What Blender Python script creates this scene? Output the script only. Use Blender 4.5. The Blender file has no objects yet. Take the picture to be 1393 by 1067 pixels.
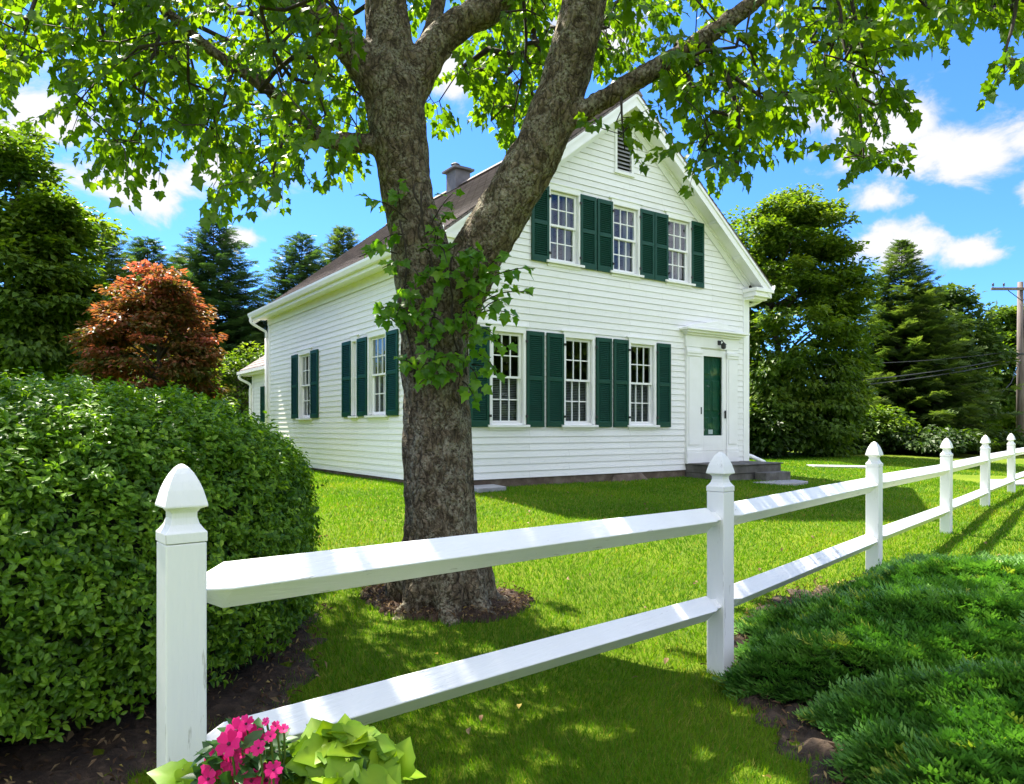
import bpy, math, random
import numpy as np
from mathutils import Vector, Matrix, noise as mnoise

random.seed(7)
RNG = np.random.default_rng(11)
SC = bpy.context.scene
COL = SC.collection
PI = math.pi

# ------------------------------------------------------------------ camera model of the place
FOC, CX, HOR, EYE = 985.0, 696.5, 582.0, 1.33


def at(px, py, Y):
    """World point seen at photo pixel px, py at a depth of Y metres."""
    return np.array([(px - CX) / FOC * Y, Y, EYE - (py - HOR) / FOC * Y])


def sstep(t):
    t = np.clip(t, 0, 1)
    return t * t * (3 - 2 * t)


def ground_z(x, y):
    x = np.asarray(x, float)
    y = np.asarray(y, float)
    along = (x - 1.134) * .656 + (y - 3.94) * .755
    p = -(x - 1.134) * .755 + (y - 3.94) * .656
    fz = .18 * sstep(along / 10.0)
    t = sstep(p / 5.5)
    z = fz * (1 - t) + .35 * t
    return z + .012 * np.sin(x * 1.3 + .4) * np.cos(y * 1.1) * sstep((y - 1) / 4)


def gz(x, y):
    return float(ground_z(x, y))


# ------------------------------------------------------------------ objects
def tag(o, label=None, cat=None, group=None, kind=None):
    if label:
        o['label'] = label
    if cat:
        o['category'] = cat
    if group:
        o['group'] = group
    if kind:
        o['kind'] = kind
    return o


def empty(name, loc=(0, 0, 0), rz=0.0, parent=None):
    o = bpy.data.objects.new(name, None)
    o.empty_display_size = .1
    COL.objects.link(o)
    o.location = loc
    o.rotation_euler = (0, 0, rz)
    if parent:
        o.parent = parent
    return o


def mesh_tris(name, V, F, m, parent=None, var=None, smooth=False):
    """V (n,3), F (m,k) -> one mesh object."""
    V = np.ascontiguousarray(V, dtype=np.float32)
    F = np.ascontiguousarray(F, dtype=np.int32)
    k = F.shape[1]
    me = bpy.data.meshes.new(name)
    me.vertices.add(len(V))
    me.vertices.foreach_set('co', V.ravel())
    me.loops.add(F.size)
    me.loops.foreach_set('vertex_index', F.ravel())
    me.polygons.add(len(F))
    me.polygons.foreach_set('loop_start', np.arange(0, F.size, k, dtype=np.int32))
    me.update(calc_edges=True)
    me.polygons.foreach_set('use_smooth', np.full(len(F), smooth))
    if var is not None:
        a = me.attributes.new('var', 'FLOAT', 'POINT')
        a.data.foreach_set('value', np.ascontiguousarray(var, dtype=np.float32))
    me.materials.append(m)
    o = bpy.data.objects.new(name, me)
    COL.objects.link(o)
    if parent:
        o.parent = parent
    return o


class MB:
    """Collects hard-surface shapes and links them as ONE mesh object."""

    def __init__(s):
        s.v, s.f = [], []

    def add(s, pts, faces):
        b = len(s.v)
        s.v += [tuple(float(c) for c in p) for p in pts]
        s.f += [tuple(i + b for i in f) for f in faces]
        return s

    def hexa(s, p):
        return s.add(p, [(3, 2, 1, 0), (4, 5, 6, 7), (0, 1, 5, 4), (1, 2, 6, 5), (2, 3, 7, 6), (3, 0, 4, 7)])

    def box(s, x0, x1, y0, y1, z0, z1):
        return s.hexa([(x0, y0, z0), (x1, y0, z0), (x1, y1, z0), (x0, y1, z0),
                       (x0, y0, z1), (x1, y0, z1), (x1, y1, z1), (x0, y1, z1)])

    def prism_y(s, poly, y0, y1):
        """poly of (x,z) counter-clockwise seen from -y, extruded along y."""
        n = len(poly)
        pts = [(x, y0, z) for x, z in poly] + [(x, y1, z) for x, z in poly]
        fs = [tuple(range(n)), tuple(range(2 * n - 1, n - 1, -1))]
        fs += [(i, i + n, (i + 1) % n + n, (i + 1) % n) for i in range(n)]
        return s.add(pts, fs)

    def rings(s, rings, cap=True):
        n = len(rings[0])
        pts = [p for r in rings for p in r]
        fs = []
        for k in range(len(rings) - 1):
            for i in range(n):
                j = (i + 1) % n
                fs.append((k * n + i, k * n + j, (k + 1) * n + j, (k + 1) * n + i))
        if cap:
            fs.append(tuple(range(n - 1, -1, -1)))
            fs.append(tuple((len(rings) - 1) * n + i for i in range(n)))
        return s.add(pts, fs)

    def tube(s, pts, rad, seg=8):
        return s.rings(tube_rings(pts, rad, seg))

    def lathe(s, c, prof, seg=16):
        return s.rings([[(c[0] + r * math.cos(2 * PI * i / seg), c[1] + r * math.sin(2 * PI * i / seg), c[2] + z)
                         for i in range(seg)] for r, z in prof])

    def build(s, name, m, parent=None, smooth=False, bevel=0):
        me = bpy.data.meshes.new(name)
        me.from_pydata(s.v, [], s.f)
        me.update()
        if smooth:
            me.polygons.foreach_set('use_smooth', np.ones(len(me.polygons), bool))
        me.materials.append(m)
        o = bpy.data.objects.new(name, me)
        COL.objects.link(o)
        if parent:
            o.parent = parent
        if bevel:
            b = o.modifiers.new('bevel', 'BEVEL')
            b.width = bevel
            b.segments = 2
            b.limit_method = 'ANGLE'
        return o


def tube_rings(pts, rad, seg=8):
    pts = [Vector(p) for p in pts]
    if not hasattr(rad, '__len__'):
        rad = [rad] * len(pts)
    t = (pts[1] - pts[0]).normalized()
    a = t.orthogonal().normalized()
    out = []
    for i, p in enumerate(pts):
        if i == 0:
            d = pts[1] - pts[0]
        elif i == len(pts) - 1:
            d = pts[-1] - pts[-2]
        else:
            d = pts[i + 1] - pts[i - 1]
        d = d.normalized()
        a = (a - d * a.dot(d)).normalized()
        b = d.cross(a)
        out.append([tuple(p + (a * math.cos(2 * PI * k / seg) + b * math.sin(2 * PI * k / seg)) * rad[i]) for k in range(seg)])
    return out


def curve(pts, n=6):
    """Catmull-Rom through points (any dimension) -> denser list."""
    P = [np.array(p, float) for p in pts]
    P = [2 * P[0] - P[1]] + P + [2 * P[-1] - P[-2]]
    out = []
    for i in range(1, len(P) - 2):
        for k in range(n):
            t = k / n
            a, b, c, d = P[i - 1], P[i], P[i + 1], P[i + 2]
            out.append(.5 * ((2 * b) + (c - a) * t + (2 * a - 5 * b + 4 * c - d) * t * t + (3 * b - a - 3 * c + d) * t ** 3))
    out.append(P[-2])
    return out


def unit(a):
    return a / np.maximum(np.linalg.norm(a, axis=-1, keepdims=True), 1e-9)


def rand_dirs(n):
    return unit(RNG.normal(size=(n, 3)))


def scatter(T, TF, pos, D, N, size, var, wid=None):
    """Copies template T (k,3: x across, y along, z normal) to pos with axis D and normal N."""
    X = unit(np.cross(D, N))
    N = np.cross(X, D)
    s = np.asarray(size)[:, None, None] * np.ones((len(pos), 1, 1))
    wx = s if wid is None else np.asarray(wid)[:, None, None]
    V = pos[:, None, :] + wx * T[None, :, 0:1] * X[:, None, :] + s * T[None, :, 1:2] * D[:, None, :] + s * T[None, :, 2:3] * N[:, None, :]
    k = len(T)
    F = TF[None, :, :] + (np.arange(len(pos)) * k)[:, None, None]
    return V.reshape(-1, 3), F.reshape(-1, TF.shape[1]), np.repeat(var, k)


class Leaves:
    def __init__(s):
        s.V, s.F, s.a, s.n = [], [], [], 0

    def add(s, V, F, a):
        s.V.append(V)
        s.F.append(F + s.n)
        s.a.append(a)
        s.n += len(V)

    def build(s, name, m, parent=None):
        return mesh_tris(name, np.concatenate(s.V), np.concatenate(s.F), m, parent, np.concatenate(s.a))


# leaf templates -------------------------------------------------------------
def maple_leaf():
    R = [(.17, -.07), (.43, .06), (.36, .24), (.56, .52), (.31, .55), (.20, .74)]
    v = [(0, 0), (0, .38), (0, 1.0)] + R + [(-x, y) for x, y in R]
    T = np.array([(x, y, .22 * abs(x) - .30 * y * y + (.05 if i == 1 else 0)) for i, (x, y) in enumerate(v)])
    F = []
    for b in (3, 9):
        a_, b_, c_, d_, e_, g_ = range(b, b + 6)
        F += [(0, a_, 1), (a_, b_, c_), (a_, c_, 1), (c_, d_, e_), (c_, e_, 1), (e_, g_, 1), (g_, 2, 1)]
    return T, np.array(F)


def oval_leaf(w=.25, droop=.2):
    v = [(0, 0), (w, .35), (w * .8, .7), (0, 1), (-w * .8, .7), (-w, .35), (0, .5)]
    T = np.array([(x, y, .35 * abs(x) - droop * y * y) for x, y in v])
    return T, np.array([(0, 1, 6), (1, 2, 6), (2, 3, 6), (3, 4, 6), (4, 5, 6), (5, 0, 6)])


def diamond_leaf(w=.32, droop=.25):
    v = [(0, 0), (w, .45), (0, 1), (-w, .45)]
    T = np.array([(x, y, .3 * abs(x) - droop * y * y) for x, y in v])
    return T, np.array([(0, 1, 2), (0, 2, 3)])


def frond(pairs=8, spread=.34, wid=.045, up=.12, droop=0.0):
    """Feathered spray: a stem with tapering fingers both sides."""
    V, F = [], []

    def blade(p, q, w):
        p, q = np.array(p), np.array(q)
        d = q - p
        n = np.array([-d[1], d[0], 0])
        n = n / np.linalg.norm(n) * w
        b = len(V)
        m = p + d * .45
        V.extend([p, m + n, q, m - n])
        F.extend([(b, b + 1, b + 2), (b, b + 2, b + 3)])
    blade((0, 0, 0), (0, 1, -droop), wid * .7)
    for i in range(pairs):
        t = (i + .6) / pairs
        L = spread * (1 - .72 * t) + .05
        for sgn in (-1, 1):
            y0 = t * .92 + sgn * .02
            z0 = -droop * y0 * y0
            blade((0, y0, z0), (sgn * L * .72, y0 + L * .75, z0 + up * L * (1.2 if i % 2 else .4)), wid)
    return np.array(V), np.array(F)


# ------------------------------------------------------------------ materials
def newmat(name):
    m = bpy.data.materials.new(name)
    m.use_nodes = True
    nt = m.node_tree
    for n in list(nt.nodes):
        nt.nodes.remove(n)
    out = nt.nodes.new('ShaderNodeOutputMaterial')
    return m, nt, out


def nd(nt, typ, **kw):
    n = nt.nodes.new(typ)
    for k, v in kw.items():
        if k in n.inputs:
            n.inputs[k].default_value = v
        else:
            setattr(n, k, v)
    return n


def ramp(nt, fac, stops, interp='LINEAR'):
    r = nt.nodes.new('ShaderNodeValToRGB')
    r.color_ramp.interpolation = interp
    e = r.color_ramp.elements
    while len(e) < len(stops):
        e.new(.5)
    for el, (p, c) in zip(e, stops):
        el.position = p
        el.color = (*c, 1) if len(c) == 3 else c
    nt.links.new(fac, r.inputs['Fac'])
    return r


def noise(nt, scale, detail=4, rough=.55, vec=None, dist=0.0, stretch=None):
    n = nd(nt, 'ShaderNodeTexNoise', Scale=scale, Detail=detail, Roughness=rough, Distortion=dist)
    if vec is None:
        vec = nt.nodes.new('ShaderNodeTexCoord').outputs['Object']
    if stretch:
        mp = nd(nt, 'ShaderNodeMapping', Scale=stretch)
        nt.links.new(vec, mp.inputs['Vector'])
        vec = mp.outputs['Vector']
    nt.links.new(vec, n.inputs['Vector'])
    return n


def bump(nt, h, strength=.3, dist=.01, prev=None):
    b = nd(nt, 'ShaderNodeBump', Strength=strength, Distance=dist)
    nt.links.new(h, b.inputs['Height'])
    if prev:
        nt.links.new(prev, b.inputs['Normal'])
    return b.outputs['Normal']


def mat_leaf(name, stops, trans=(1.2, 1.25, .35), tmix=.45, rough=.5, spec=.3):
    m, nt, out = newmat(name)
    at_ = nd(nt, 'ShaderNodeAttribute', attribute_name='var')
    r = ramp(nt, at_.outputs['Fac'], stops)
    p = nd(nt, 'ShaderNodeBsdfPrincipled', Roughness=rough)
    p.inputs['Specular IOR Level'].default_value = spec
    nt.links.new(r.outputs['Color'], p.inputs['Base Color'])
    mul = nd(nt, 'ShaderNodeMix', data_type='RGBA', blend_type='MULTIPLY')
    mul.inputs[0].default_value = 1
    nt.links.new(r.outputs['Color'], mul.inputs[6])
    mul.inputs[7].default_value = (*trans, 1)
    t = nd(nt, 'ShaderNodeBsdfTranslucent')
    nt.links.new(mul.outputs[2], t.inputs['Color'])
    mx = nd(nt, 'ShaderNodeMixShader', Fac=tmix)
    nt.links.new(p.outputs[0], mx.inputs[1])
    nt.links.new(t.outputs[0], mx.inputs[2])
    nt.links.new(mx.outputs[0], out.inputs['Surface'])
    return m


def mat_simple(name, stops, scale=6, detail=5, rough=.6, bump_s=0.0, bump_scale=60, bump_d=.004, spec=.4, metal=0, stretch=None):
    m, nt, out = newmat(name)
    n = noise(nt, scale, detail, stretch=stretch)
    r = ramp(nt, n.outputs['Fac'], stops)
    p = nd(nt, 'ShaderNodeBsdfPrincipled', Roughness=rough, Metallic=metal)
    p.inputs['Specular IOR Level'].default_value = spec
    nt.links.new(r.outputs['Color'], p.inputs['Base Color'])
    if bump_s:
        b = noise(nt, bump_scale, 6, stretch=stretch)
        nt.links.new(bump(nt, b.outputs['Fac'], bump_s, bump_d), p.inputs['Normal'])
    nt.links.new(p.outputs[0], out.inputs['Surface'])
    return m
# light and sky settings
EXPO = 1.9
SUN_E = 5.0
SKY_TINT = (.25, .48, .84)
CLOUD, REAR_FILL_CLOUD = 3.0, 11.0  # rear clouds set much brighter, as added fill light
CLOUDS = [(50, 150, 150, 95), (215, 255, 190, 90), (332, 324, 50, 24), (600, 95, 60, 70), (1185, 168, 140, 85), (1310, 215, 130, 70), (1400, 190, 60, 50),
          (1205, 272, 65, 32), (1225, 335, 105, 58), (1318, 345, 70, 36), (1410, 266, 40, 36), (820, 60, 80, 60)]
EXTRA_HEAPS = []
# ================================================================== MATERIALS
M = {}
M['white_siding'] = None
M['white_trim'] = mat_simple('white_trim_paint', [(.3, (.82, .82, .81)), (.7, (.88, .88, .88))], 3, 6, .45, .12, 30, .002)
M['white_fence'] = None
M['green_paint'] = mat_simple('dark_green_shutter_paint', [(.2, (.0025, .043, .026)), (.8, (.005, .066, .041))], 5, 5, .45, .1, 40, .002, .25)
M['green_door'] = mat_simple('dark_green_door_paint', [(.3, (.005, .075, .040)), (.7, (.008, .105, .055))], 5, 5, .4)
M['black_metal'] = mat_simple('black_iron', [(.3, (.012, .012, .013)), (.7, (.03, .03, .03))], 12, 4, .5, .1, 40, .002)
M['dark_interior'] = mat_simple('dim_interior', [(.3, (.02, .02, .018)), (.7, (.035, .033, .03))], 3, 3, .9)
M['blind'] = mat_simple('grey_blind_slats', [(.3, (.20, .205, .20)), (.7, (.27, .275, .27))], 5, 3, .6)
M['curtain'] = mat_simple('sheer_curtain', [(.3, (.16, .165, .17)), (.7, (.26, .26, .27))], 20, 3, .9, stretch=(6, 1, .3))
M['concrete'] = mat_simple('weathered_concrete_step', [(.25, (.055, .05, .045)), (.5, (.10, .095, .085)), (.75, (.17, .165, .155))], 5, 8, .85, .5, 60, .006)
M['foundation'] = mat_simple('old_stone_foundation', [(.2, (.05, .036, .027)), (.5, (.12, .088, .067)), (.8, (.24, .20, .165))], 4, 9, .9, .7, 25, .015)
M['slab'] = mat_simple('grey_flagstone', [(.3, (.22, .22, .225)), (.7, (.36, .36, .37))], 6, 8, .85, .4, 60, .004)
M['chimney'] = mat_simple('grey_painted_chimney', [(.3, (.085, .082, .09)), (.7, (.14, .135, .145))], 5, 6, .8, .4, 20, .01)
M['chimney_cap'] = mat_simple('dark_chimney_cap', [(.3, (.07, .07, .075)), (.7, (.12, .12, .13))], 5, 6, .7)
M['pole'] = mat_simple('weathered_pole_wood', [(.25, (.07, .055, .05)), (.5, (.14, .11, .10)), (.8, (.22, .19, .18))], 3, 8, .85, .5, 20, .01, stretch=(6, 6, .5))
M['wire'] = mat_simple('dark_cable', [(.3, (.02, .02, .022)), (.7, (.05, .05, .055))], 8, 2, .6)
M['insulator'] = mat_simple('brown_insulator', [(.3, (.04, .03, .03)), (.7, (.09, .07, .06))], 8, 2, .3)
M['pavement'] = mat_simple('pale_pavement', [(.3, (.30, .30, .29)), (.7, (.42, .41, .40))], 4, 8, .9, .3, 80, .003)
M['soil'] = mat_simple('dark_garden_soil', [(.25, (.014, .009, .006)), (.5, (.042, .027, .017)), (.75, (.10, .065, .042))], 14, 10, .95, .9, 45, .02)
M['mulch'] = mat_simple('bare_earth_and_mulch', [(.25, (.018, .011, .007)), (.5, (.05, .03, .02)), (.75, (.12, .075, .05))], 18, 10, .95, .9, 50, .02)


def mat_fence(name='white_fence_paint', turn=None):
    m, nt, out = newmat(name)
    n1 = noise(nt, 2.5, 6, stretch=(1, 1, .5))
    r1 = ramp(nt, n1.outputs['Fac'], [(.3, (.80, .80, .80)), (.65, (.87, .87, .87))])
    n2 = noise(nt, 38, 6, .7, stretch=(1.6, 1.6, .5))
    r2 = ramp(nt, n2.outputs['Fac'], [(.0, (1, 1, 1)), (.66, (1, 1, 1)), (.72, (.62, .60, .57))])
    mx = nd(nt, 'ShaderNodeMix', data_type='RGBA', blend_type='MULTIPLY')
    mx.inputs[0].default_value = .7
    nt.links.new(r1.outputs['Color'], mx.inputs[6])
    nt.links.new(r2.outputs['Color'], mx.inputs[7])
    p = nd(nt, 'ShaderNodeBsdfPrincipled', Roughness=.5)
    p.inputs['Specular IOR Level'].default_value = .35
    nt.links.new(mx.outputs[2], p.inputs['Base Color'])
    vec = nt.nodes.new('ShaderNodeTexCoord').outputs['Object']
    lng, acr = (1, 1, .10), (3, 3, .25)
    if turn is not None:                       # grain runs along the rail
        rot = nd(nt, 'ShaderNodeMapping', Rotation=(0, 0, -turn))
        nt.links.new(vec, rot.inputs['Vector'])
        vec = rot.outputs['Vector']
        lng, acr = (.10, 1, 1), (.25, 3, 3)
    ck = noise(nt, 34, 5, .6, vec=vec, stretch=lng)
    ckr = ramp(nt, ck.outputs['Fac'], [(0, (1, 1, 1)), (.655, (1, 1, 1)), (.685, (.50, .48, .45)), (.72, (.92, .92, .92))])
    mx2 = nd(nt, 'ShaderNodeMix', data_type='RGBA', blend_type='MULTIPLY')
    mx2.inputs[0].default_value = .75
    nt.links.new(mx.outputs[2], mx2.inputs[6])
    nt.links.new(ckr.outputs['Color'], mx2.inputs[7])
    nt.links.new(mx2.outputs[2], p.inputs['Base Color'])
    g = noise(nt, 24, 5, vec=vec, stretch=acr)
    g2 = noise(nt, 70, 4, .6, vec=vec, stretch=(.12, 2.5, 2.5) if turn is not None else (2.5, 2.5, .12))
    b1 = bump(nt, g.outputs['Fac'], .30, .006)
    nt.links.new(bump(nt, g2.outputs['Fac'], .28, .003, b1), p.inputs['Normal'])
    nt.links.new(p.outputs[0], out.inputs['Surface'])
    return m


def mat_siding():
    m, nt, out = newmat('white_clapboard_paint')
    co = nt.nodes.new('ShaderNodeTexCoord').outputs['Object']
    sp = nt.nodes.new('ShaderNodeSeparateXYZ')
    nt.links.new(co, sp.inputs[0])
    ad = nd(nt, 'ShaderNodeMath', operation='ADD')
    nt.links.new(sp.outputs[0], ad.inputs[0])
    nt.links.new(sp.outputs[1], ad.inputs[1])
    cb = nt.nodes.new('ShaderNodeCombineXYZ')
    nt.links.new(ad.outputs[0], cb.inputs[0])
    sb = nd(nt, 'ShaderNodeMath', operation='SUBTRACT')
    nt.links.new(sp.outputs[2], sb.inputs[0])
    sb.inputs[1].default_value = .50
    nt.links.new(sb.outputs[0], cb.inputs[1])
    br = nd(nt, 'ShaderNodeTexBrick', Scale=1.0)
    br.offset = .37
    br.inputs['Brick Width'].default_value = 2.3
    br.inputs['Row Height'].default_value = .1135
    br.inputs['Mortar Size'].default_value = .0016
    br.inputs['Color1'].default_value = (.87, .87, .87, 1)
    br.inputs['Color2'].default_value = (.81, .81, .80, 1)
    br.inputs['Mortar'].default_value = (.45, .44, .42, 1)
    nt.links.new(cb.outputs[0], br.inputs['Vector'])
    n = noise(nt, 7, 8, .65, stretch=(1, 1, 3))
    r = ramp(nt, n.outputs['Fac'], [(.25, (.90, .89, .87)), (.45, (1, 1, 1)), (.8, (1.02, 1.02, 1.02))])
    mx = nd(nt, 'ShaderNodeMix', data_type='RGBA', blend_type='MULTIPLY')
    mx.inputs[0].default_value = 1
    nt.links.new(br.outputs['Color'], mx.inputs[6])
    nt.links.new(r.outputs['Color'], mx.inputs[7])
    p = nd(nt, 'ShaderNodeBsdfPrincipled', Roughness=.55)
    p.inputs['Specular IOR Level'].default_value = .3
    nt.links.new(mx.outputs[2], p.inputs['Base Color'])
    g = noise(nt, 9, 6, .6, stretch=(1, 1, 5))
    nt.links.new(bump(nt, g.outputs['Fac'], .3, .006), p.inputs['Normal'])
    nt.links.new(p.outputs[0], out.inputs['Surface'])
    return m


M['white_siding'] = mat_siding()
M['white_fence'] = mat_fence()
M['white_rail'] = mat_fence('white_rail_paint', math.atan2(.755, .656))


def mat_glass():
    m, nt, out = newmat('window_glass')
    gl = nd(nt, 'ShaderNodeBsdfGlossy', Color=(.95, .97, 1, 1), Roughness=.015)
    n = noise(nt, 2.2, 2)
    nt.links.new(bump(nt, n.outputs['Fac'], .10, .02), gl.inputs['Normal'])
    tr = nd(nt, 'ShaderNodeBsdfTransparent', Color=(.86, .9, .9, 1))
    fr = nd(nt, 'ShaderNodeFresnel', IOR=1.6)
    mx = nt.nodes.new('ShaderNodeMixShader')
    geo = nt.nodes.new('ShaderNodeNewGeometry')
    inv = nd(nt, 'ShaderNodeMath', operation='SUBTRACT')
    inv.inputs[0].default_value = 1.0
    nt.links.new(geo.outputs['Backfacing'], inv.inputs[1])
    mu = nd(nt, 'ShaderNodeMath', operation='MULTIPLY')
    nt.links.new(fr.outputs[0], mu.inputs[0])
    nt.links.new(inv.outputs[0], mu.inputs[1])
    nt.links.new(mu.outputs[0], mx.inputs[0])
    nt.links.new(tr.outputs[0], mx.inputs[1])
    nt.links.new(gl.outputs[0], mx.inputs[2])
    nt.links.new(mx.outputs[0], out.inputs['Surface'])
    return m


M['glass'] = mat_glass()


def mat_bark():
    m, nt, out = newmat('maple_bark')
    co = nt.nodes.new('ShaderNodeTexCoord').outputs['Object']
    warp = noise(nt, 8, 5, vec=co)
    ad = nd(nt, 'ShaderNodeMix', data_type='RGBA', blend_type='LINEAR_LIGHT')
    ad.inputs[0].default_value = .085
    nt.links.new(co, ad.inputs[6])
    nt.links.new(warp.outputs['Color'], ad.inputs[7])
    mp = nd(nt, 'ShaderNodeMapping', Scale=(1, 1, .34))
    nt.links.new(ad.outputs[2], mp.inputs['Vector'])
    vo = nd(nt, 'ShaderNodeTexVoronoi', feature='DISTANCE_TO_EDGE', Scale=24.0)
    nt.links.new(mp.outputs['Vector'], vo.inputs['Vector'])
    crack = ramp(nt, vo.outputs['Distance'], [(0, (0, 0, 0)), (.16, (.8, .8, .8)), (.5, (1, 1, 1))])
    n1 = noise(nt, 26, 9, .65, vec=mp.outputs['Vector'])
    base = ramp(nt, n1.outputs['Fac'], [(.3, (.060, .045, .030)), (.5, (.165, .126, .083)), (.68, (.32, .26, .18))])
    dk = nd(nt, 'ShaderNodeMix', data_type='RGBA', blend_type='MULTIPLY')
    dk.inputs[0].default_value = .72
    nt.links.new(base.outputs['Color'], dk.inputs[6])
    nt.links.new(crack.outputs['Color'], dk.inputs[7])
    # lichen: pale grey-green scales, more of it low on the trunk
    n2 = noise(nt, 9, 7, .7, vec=co)
    n3 = noise(nt, 55, 4, .6, vec=co)
    l1 = ramp(nt, n2.outputs['Fac'], [(.46, (0, 0, 0)), (.57, (1, 1, 1))])
    l2 = ramp(nt, n3.outputs['Fac'], [(.42, (0, 0, 0)), (.56, (1, 1, 1))])
    lm = nd(nt, 'ShaderNodeMath', operation='MULTIPLY')
    nt.links.new(l1.outputs['Color'], lm.inputs[0])
    nt.links.new(l2.outputs['Color'], lm.inputs[1])
    lm2 = nd(nt, 'ShaderNodeMath', operation='MULTIPLY')
    nt.links.new(lm.outputs[0], lm2.inputs[0])
    lm2.inputs[1].default_value = .62
    mx = nd(nt, 'ShaderNodeMix', data_type='RGBA')
    nt.links.new(lm2.outputs[0], mx.inputs[0])
    nt.links.new(dk.outputs[2], mx.inputs[6])
    mx.inputs[7].default_value = (.37, .35, .265, 1)
    p = nd(nt, 'ShaderNodeBsdfPrincipled', Roughness=.9)
    p.inputs['Specular IOR Level'].default_value = .15
    nt.links.new(mx.outputs[2], p.inputs['Base Color'])
    b1 = bump(nt, vo.outputs['Distance'], .95, .05)
    b2 = bump(nt, n1.outputs['Fac'], .7, .02, b1)
    nt.links.new(b2, p.inputs['Normal'])
    nt.links.new(p.outputs[0], out.inputs['Surface'])
    return m


M['bark'] = mat_bark()
M['twig'] = mat_simple('dark_twig_bark', [(.3, (.018, .014, .010)), (.7, (.05, .038, .027))], 30, 4, .85)
M['far_bark'] = mat_simple('far_tree_bark', [(.3, (.03, .023, .018)), (.7, (.08, .065, .05))], 8, 5, .9)


def mat_shingle():
    m, nt, out = newmat('brown_asphalt_shingles')
    co = nt.nodes.new('ShaderNodeTexCoord').outputs['Object']
    br = nd(nt, 'ShaderNodeTexBrick', Scale=1.0)
    br.inputs['Brick Width'].default_value = .30
    br.inputs['Row Height'].default_value = .13
    br.inputs['Mortar Size'].default_value = .006
    br.inputs['Color1'].default_value = (.225, .195, .188, 1)
    br.inputs['Color2'].default_value = (.165, .140, .135, 1)
    br.inputs['Mortar'].default_value = (.05, .035, .03, 1)
    nt.links.new(co, br.inputs['Vector'])
    n = noise(nt, 3, 6, vec=co)
    r = ramp(nt, n.outputs['Fac'], [(.3, (.75, .72, .72)), (.7, (1.25, 1.2, 1.18))])
    mx = nd(nt, 'ShaderNodeMix', data_type='RGBA', blend_type='MULTIPLY')
    mx.inputs[0].default_value = 1
    nt.links.new(br.outputs['Color'], mx.inputs[6])
    nt.links.new(r.outputs['Color'], mx.inputs[7])
    p = nd(nt, 'ShaderNodeBsdfPrincipled', Roughness=.9)
    nt.links.new(mx.outputs[2], p.inputs['Base Color'])
    n2 = noise(nt, 160, 3, vec=co)
    nt.links.new(bump(nt, n2.outputs['Fac'], .4, .005), p.inputs['Normal'])
    nt.links.new(p.outputs[0], out.inputs['Surface'])
    return m


M['shingle'] = mat_shingle()


def mat_lawn():
    m, nt, out = newmat('lawn_soil_and_thatch')
    co = nt.nodes.new('ShaderNodeTexCoord').outputs['Object']
    n = noise(nt, .8, 8, .6, vec=co)
    r = ramp(nt, n.outputs['Fac'], [(.3, (.09, .14, .010)), (.5, (.13, .19, .010)), (.7, (.18, .23, .014))])
    n2 = noise(nt, 90, 5, .7, vec=co)
    r2 = ramp(nt, n2.outputs['Fac'], [(.3, (.55, .55, .55)), (.7, (1.1, 1.1, 1.1))])
    mx = nd(nt, 'ShaderNodeMix', data_type='RGBA', blend_type='MULTIPLY')
    mx.inputs[0].default_value = 1
    nt.links.new(r.outputs['Color'], mx.inputs[6])
    nt.links.new(r2.outputs['Color'], mx.inputs[7])
    p = nd(nt, 'ShaderNodeBsdfPrincipled', Roughness=.9)
    p.inputs['Specular IOR Level'].default_value = .1
    nt.links.new(mx.outputs[2], p.inputs['Base Color'])
    nt.links.new(bump(nt, n2.outputs['Fac'], .7, .02), p.inputs['Normal'])
    nt.links.new(p.outputs[0], out.inputs['Surface'])
    return m


M['lawn'] = mat_lawn()
M['grass'] = mat_leaf('grass_blades', [(0, (.038, .135, .004)), (.5, (.088, .225, .005)), (.85, (.16, .29, .008)), (1, (.30, .29, .06))], (1.35, 1.15, .5), .50, .55, .2)
M['maple_leaf'] = mat_leaf('maple_leaves', [(0, (.036, .088, .005)), (.5, (.068, .138, .006)), (1, (.115, .185, .009))], (3.1, 2.75, .6), .53, .45, .35)
M['vine_leaf'] = mat_leaf('vine_leaves', [(0, (.040, .115, .008)), (.5, (.075, .185, .012)), (1, (.16, .28, .02))], (2.6, 2.4, .8), .5, .42, .35)
M['hedge_leaf'] = mat_leaf('hedge_leaves', [(0, (.032, .092, .006)), (.5, (.105, .225, .012)), (1, (.24, .39, .03))], (1.6, 1.6, .4), .38, .42, .3)
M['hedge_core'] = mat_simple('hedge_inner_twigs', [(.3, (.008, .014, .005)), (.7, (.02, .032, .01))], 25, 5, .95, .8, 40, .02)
M['juniper'] = mat_leaf('juniper_needles', [(0, (.034, .115, .016)), (.5, (.092, .225, .032)), (.9, (.17, .33, .05)), (1, (.32, .38, .05))], (1.3, 1.5, .6), .3, .5, .35)
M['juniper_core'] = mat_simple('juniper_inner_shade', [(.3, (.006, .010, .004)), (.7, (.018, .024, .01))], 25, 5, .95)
M['tree_leaf'] = mat_leaf('broadleaf_foliage', [(0, (.034, .078, .008)), (.5, (.078, .148, .013)), (1, (.17, .245, .024))], (2.0, 1.9, .5), .42, .5, .3)
M['tree_leaf_light'] = mat_leaf('light_broadleaf_foliage', [(0, (.038, .085, .008)), (.5, (.075, .14, .012)), (1, (.15, .21, .022))], (2.2, 2.0, .5), .45, .5, .3)
M['conifer'] = mat_leaf('conifer_needles', [(0, (.020, .056, .018)), (.5, (.042, .096, .030)), (1, (.09, .155, .042))], (1.3, 1.4, .6), .3, .55, .25)
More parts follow.
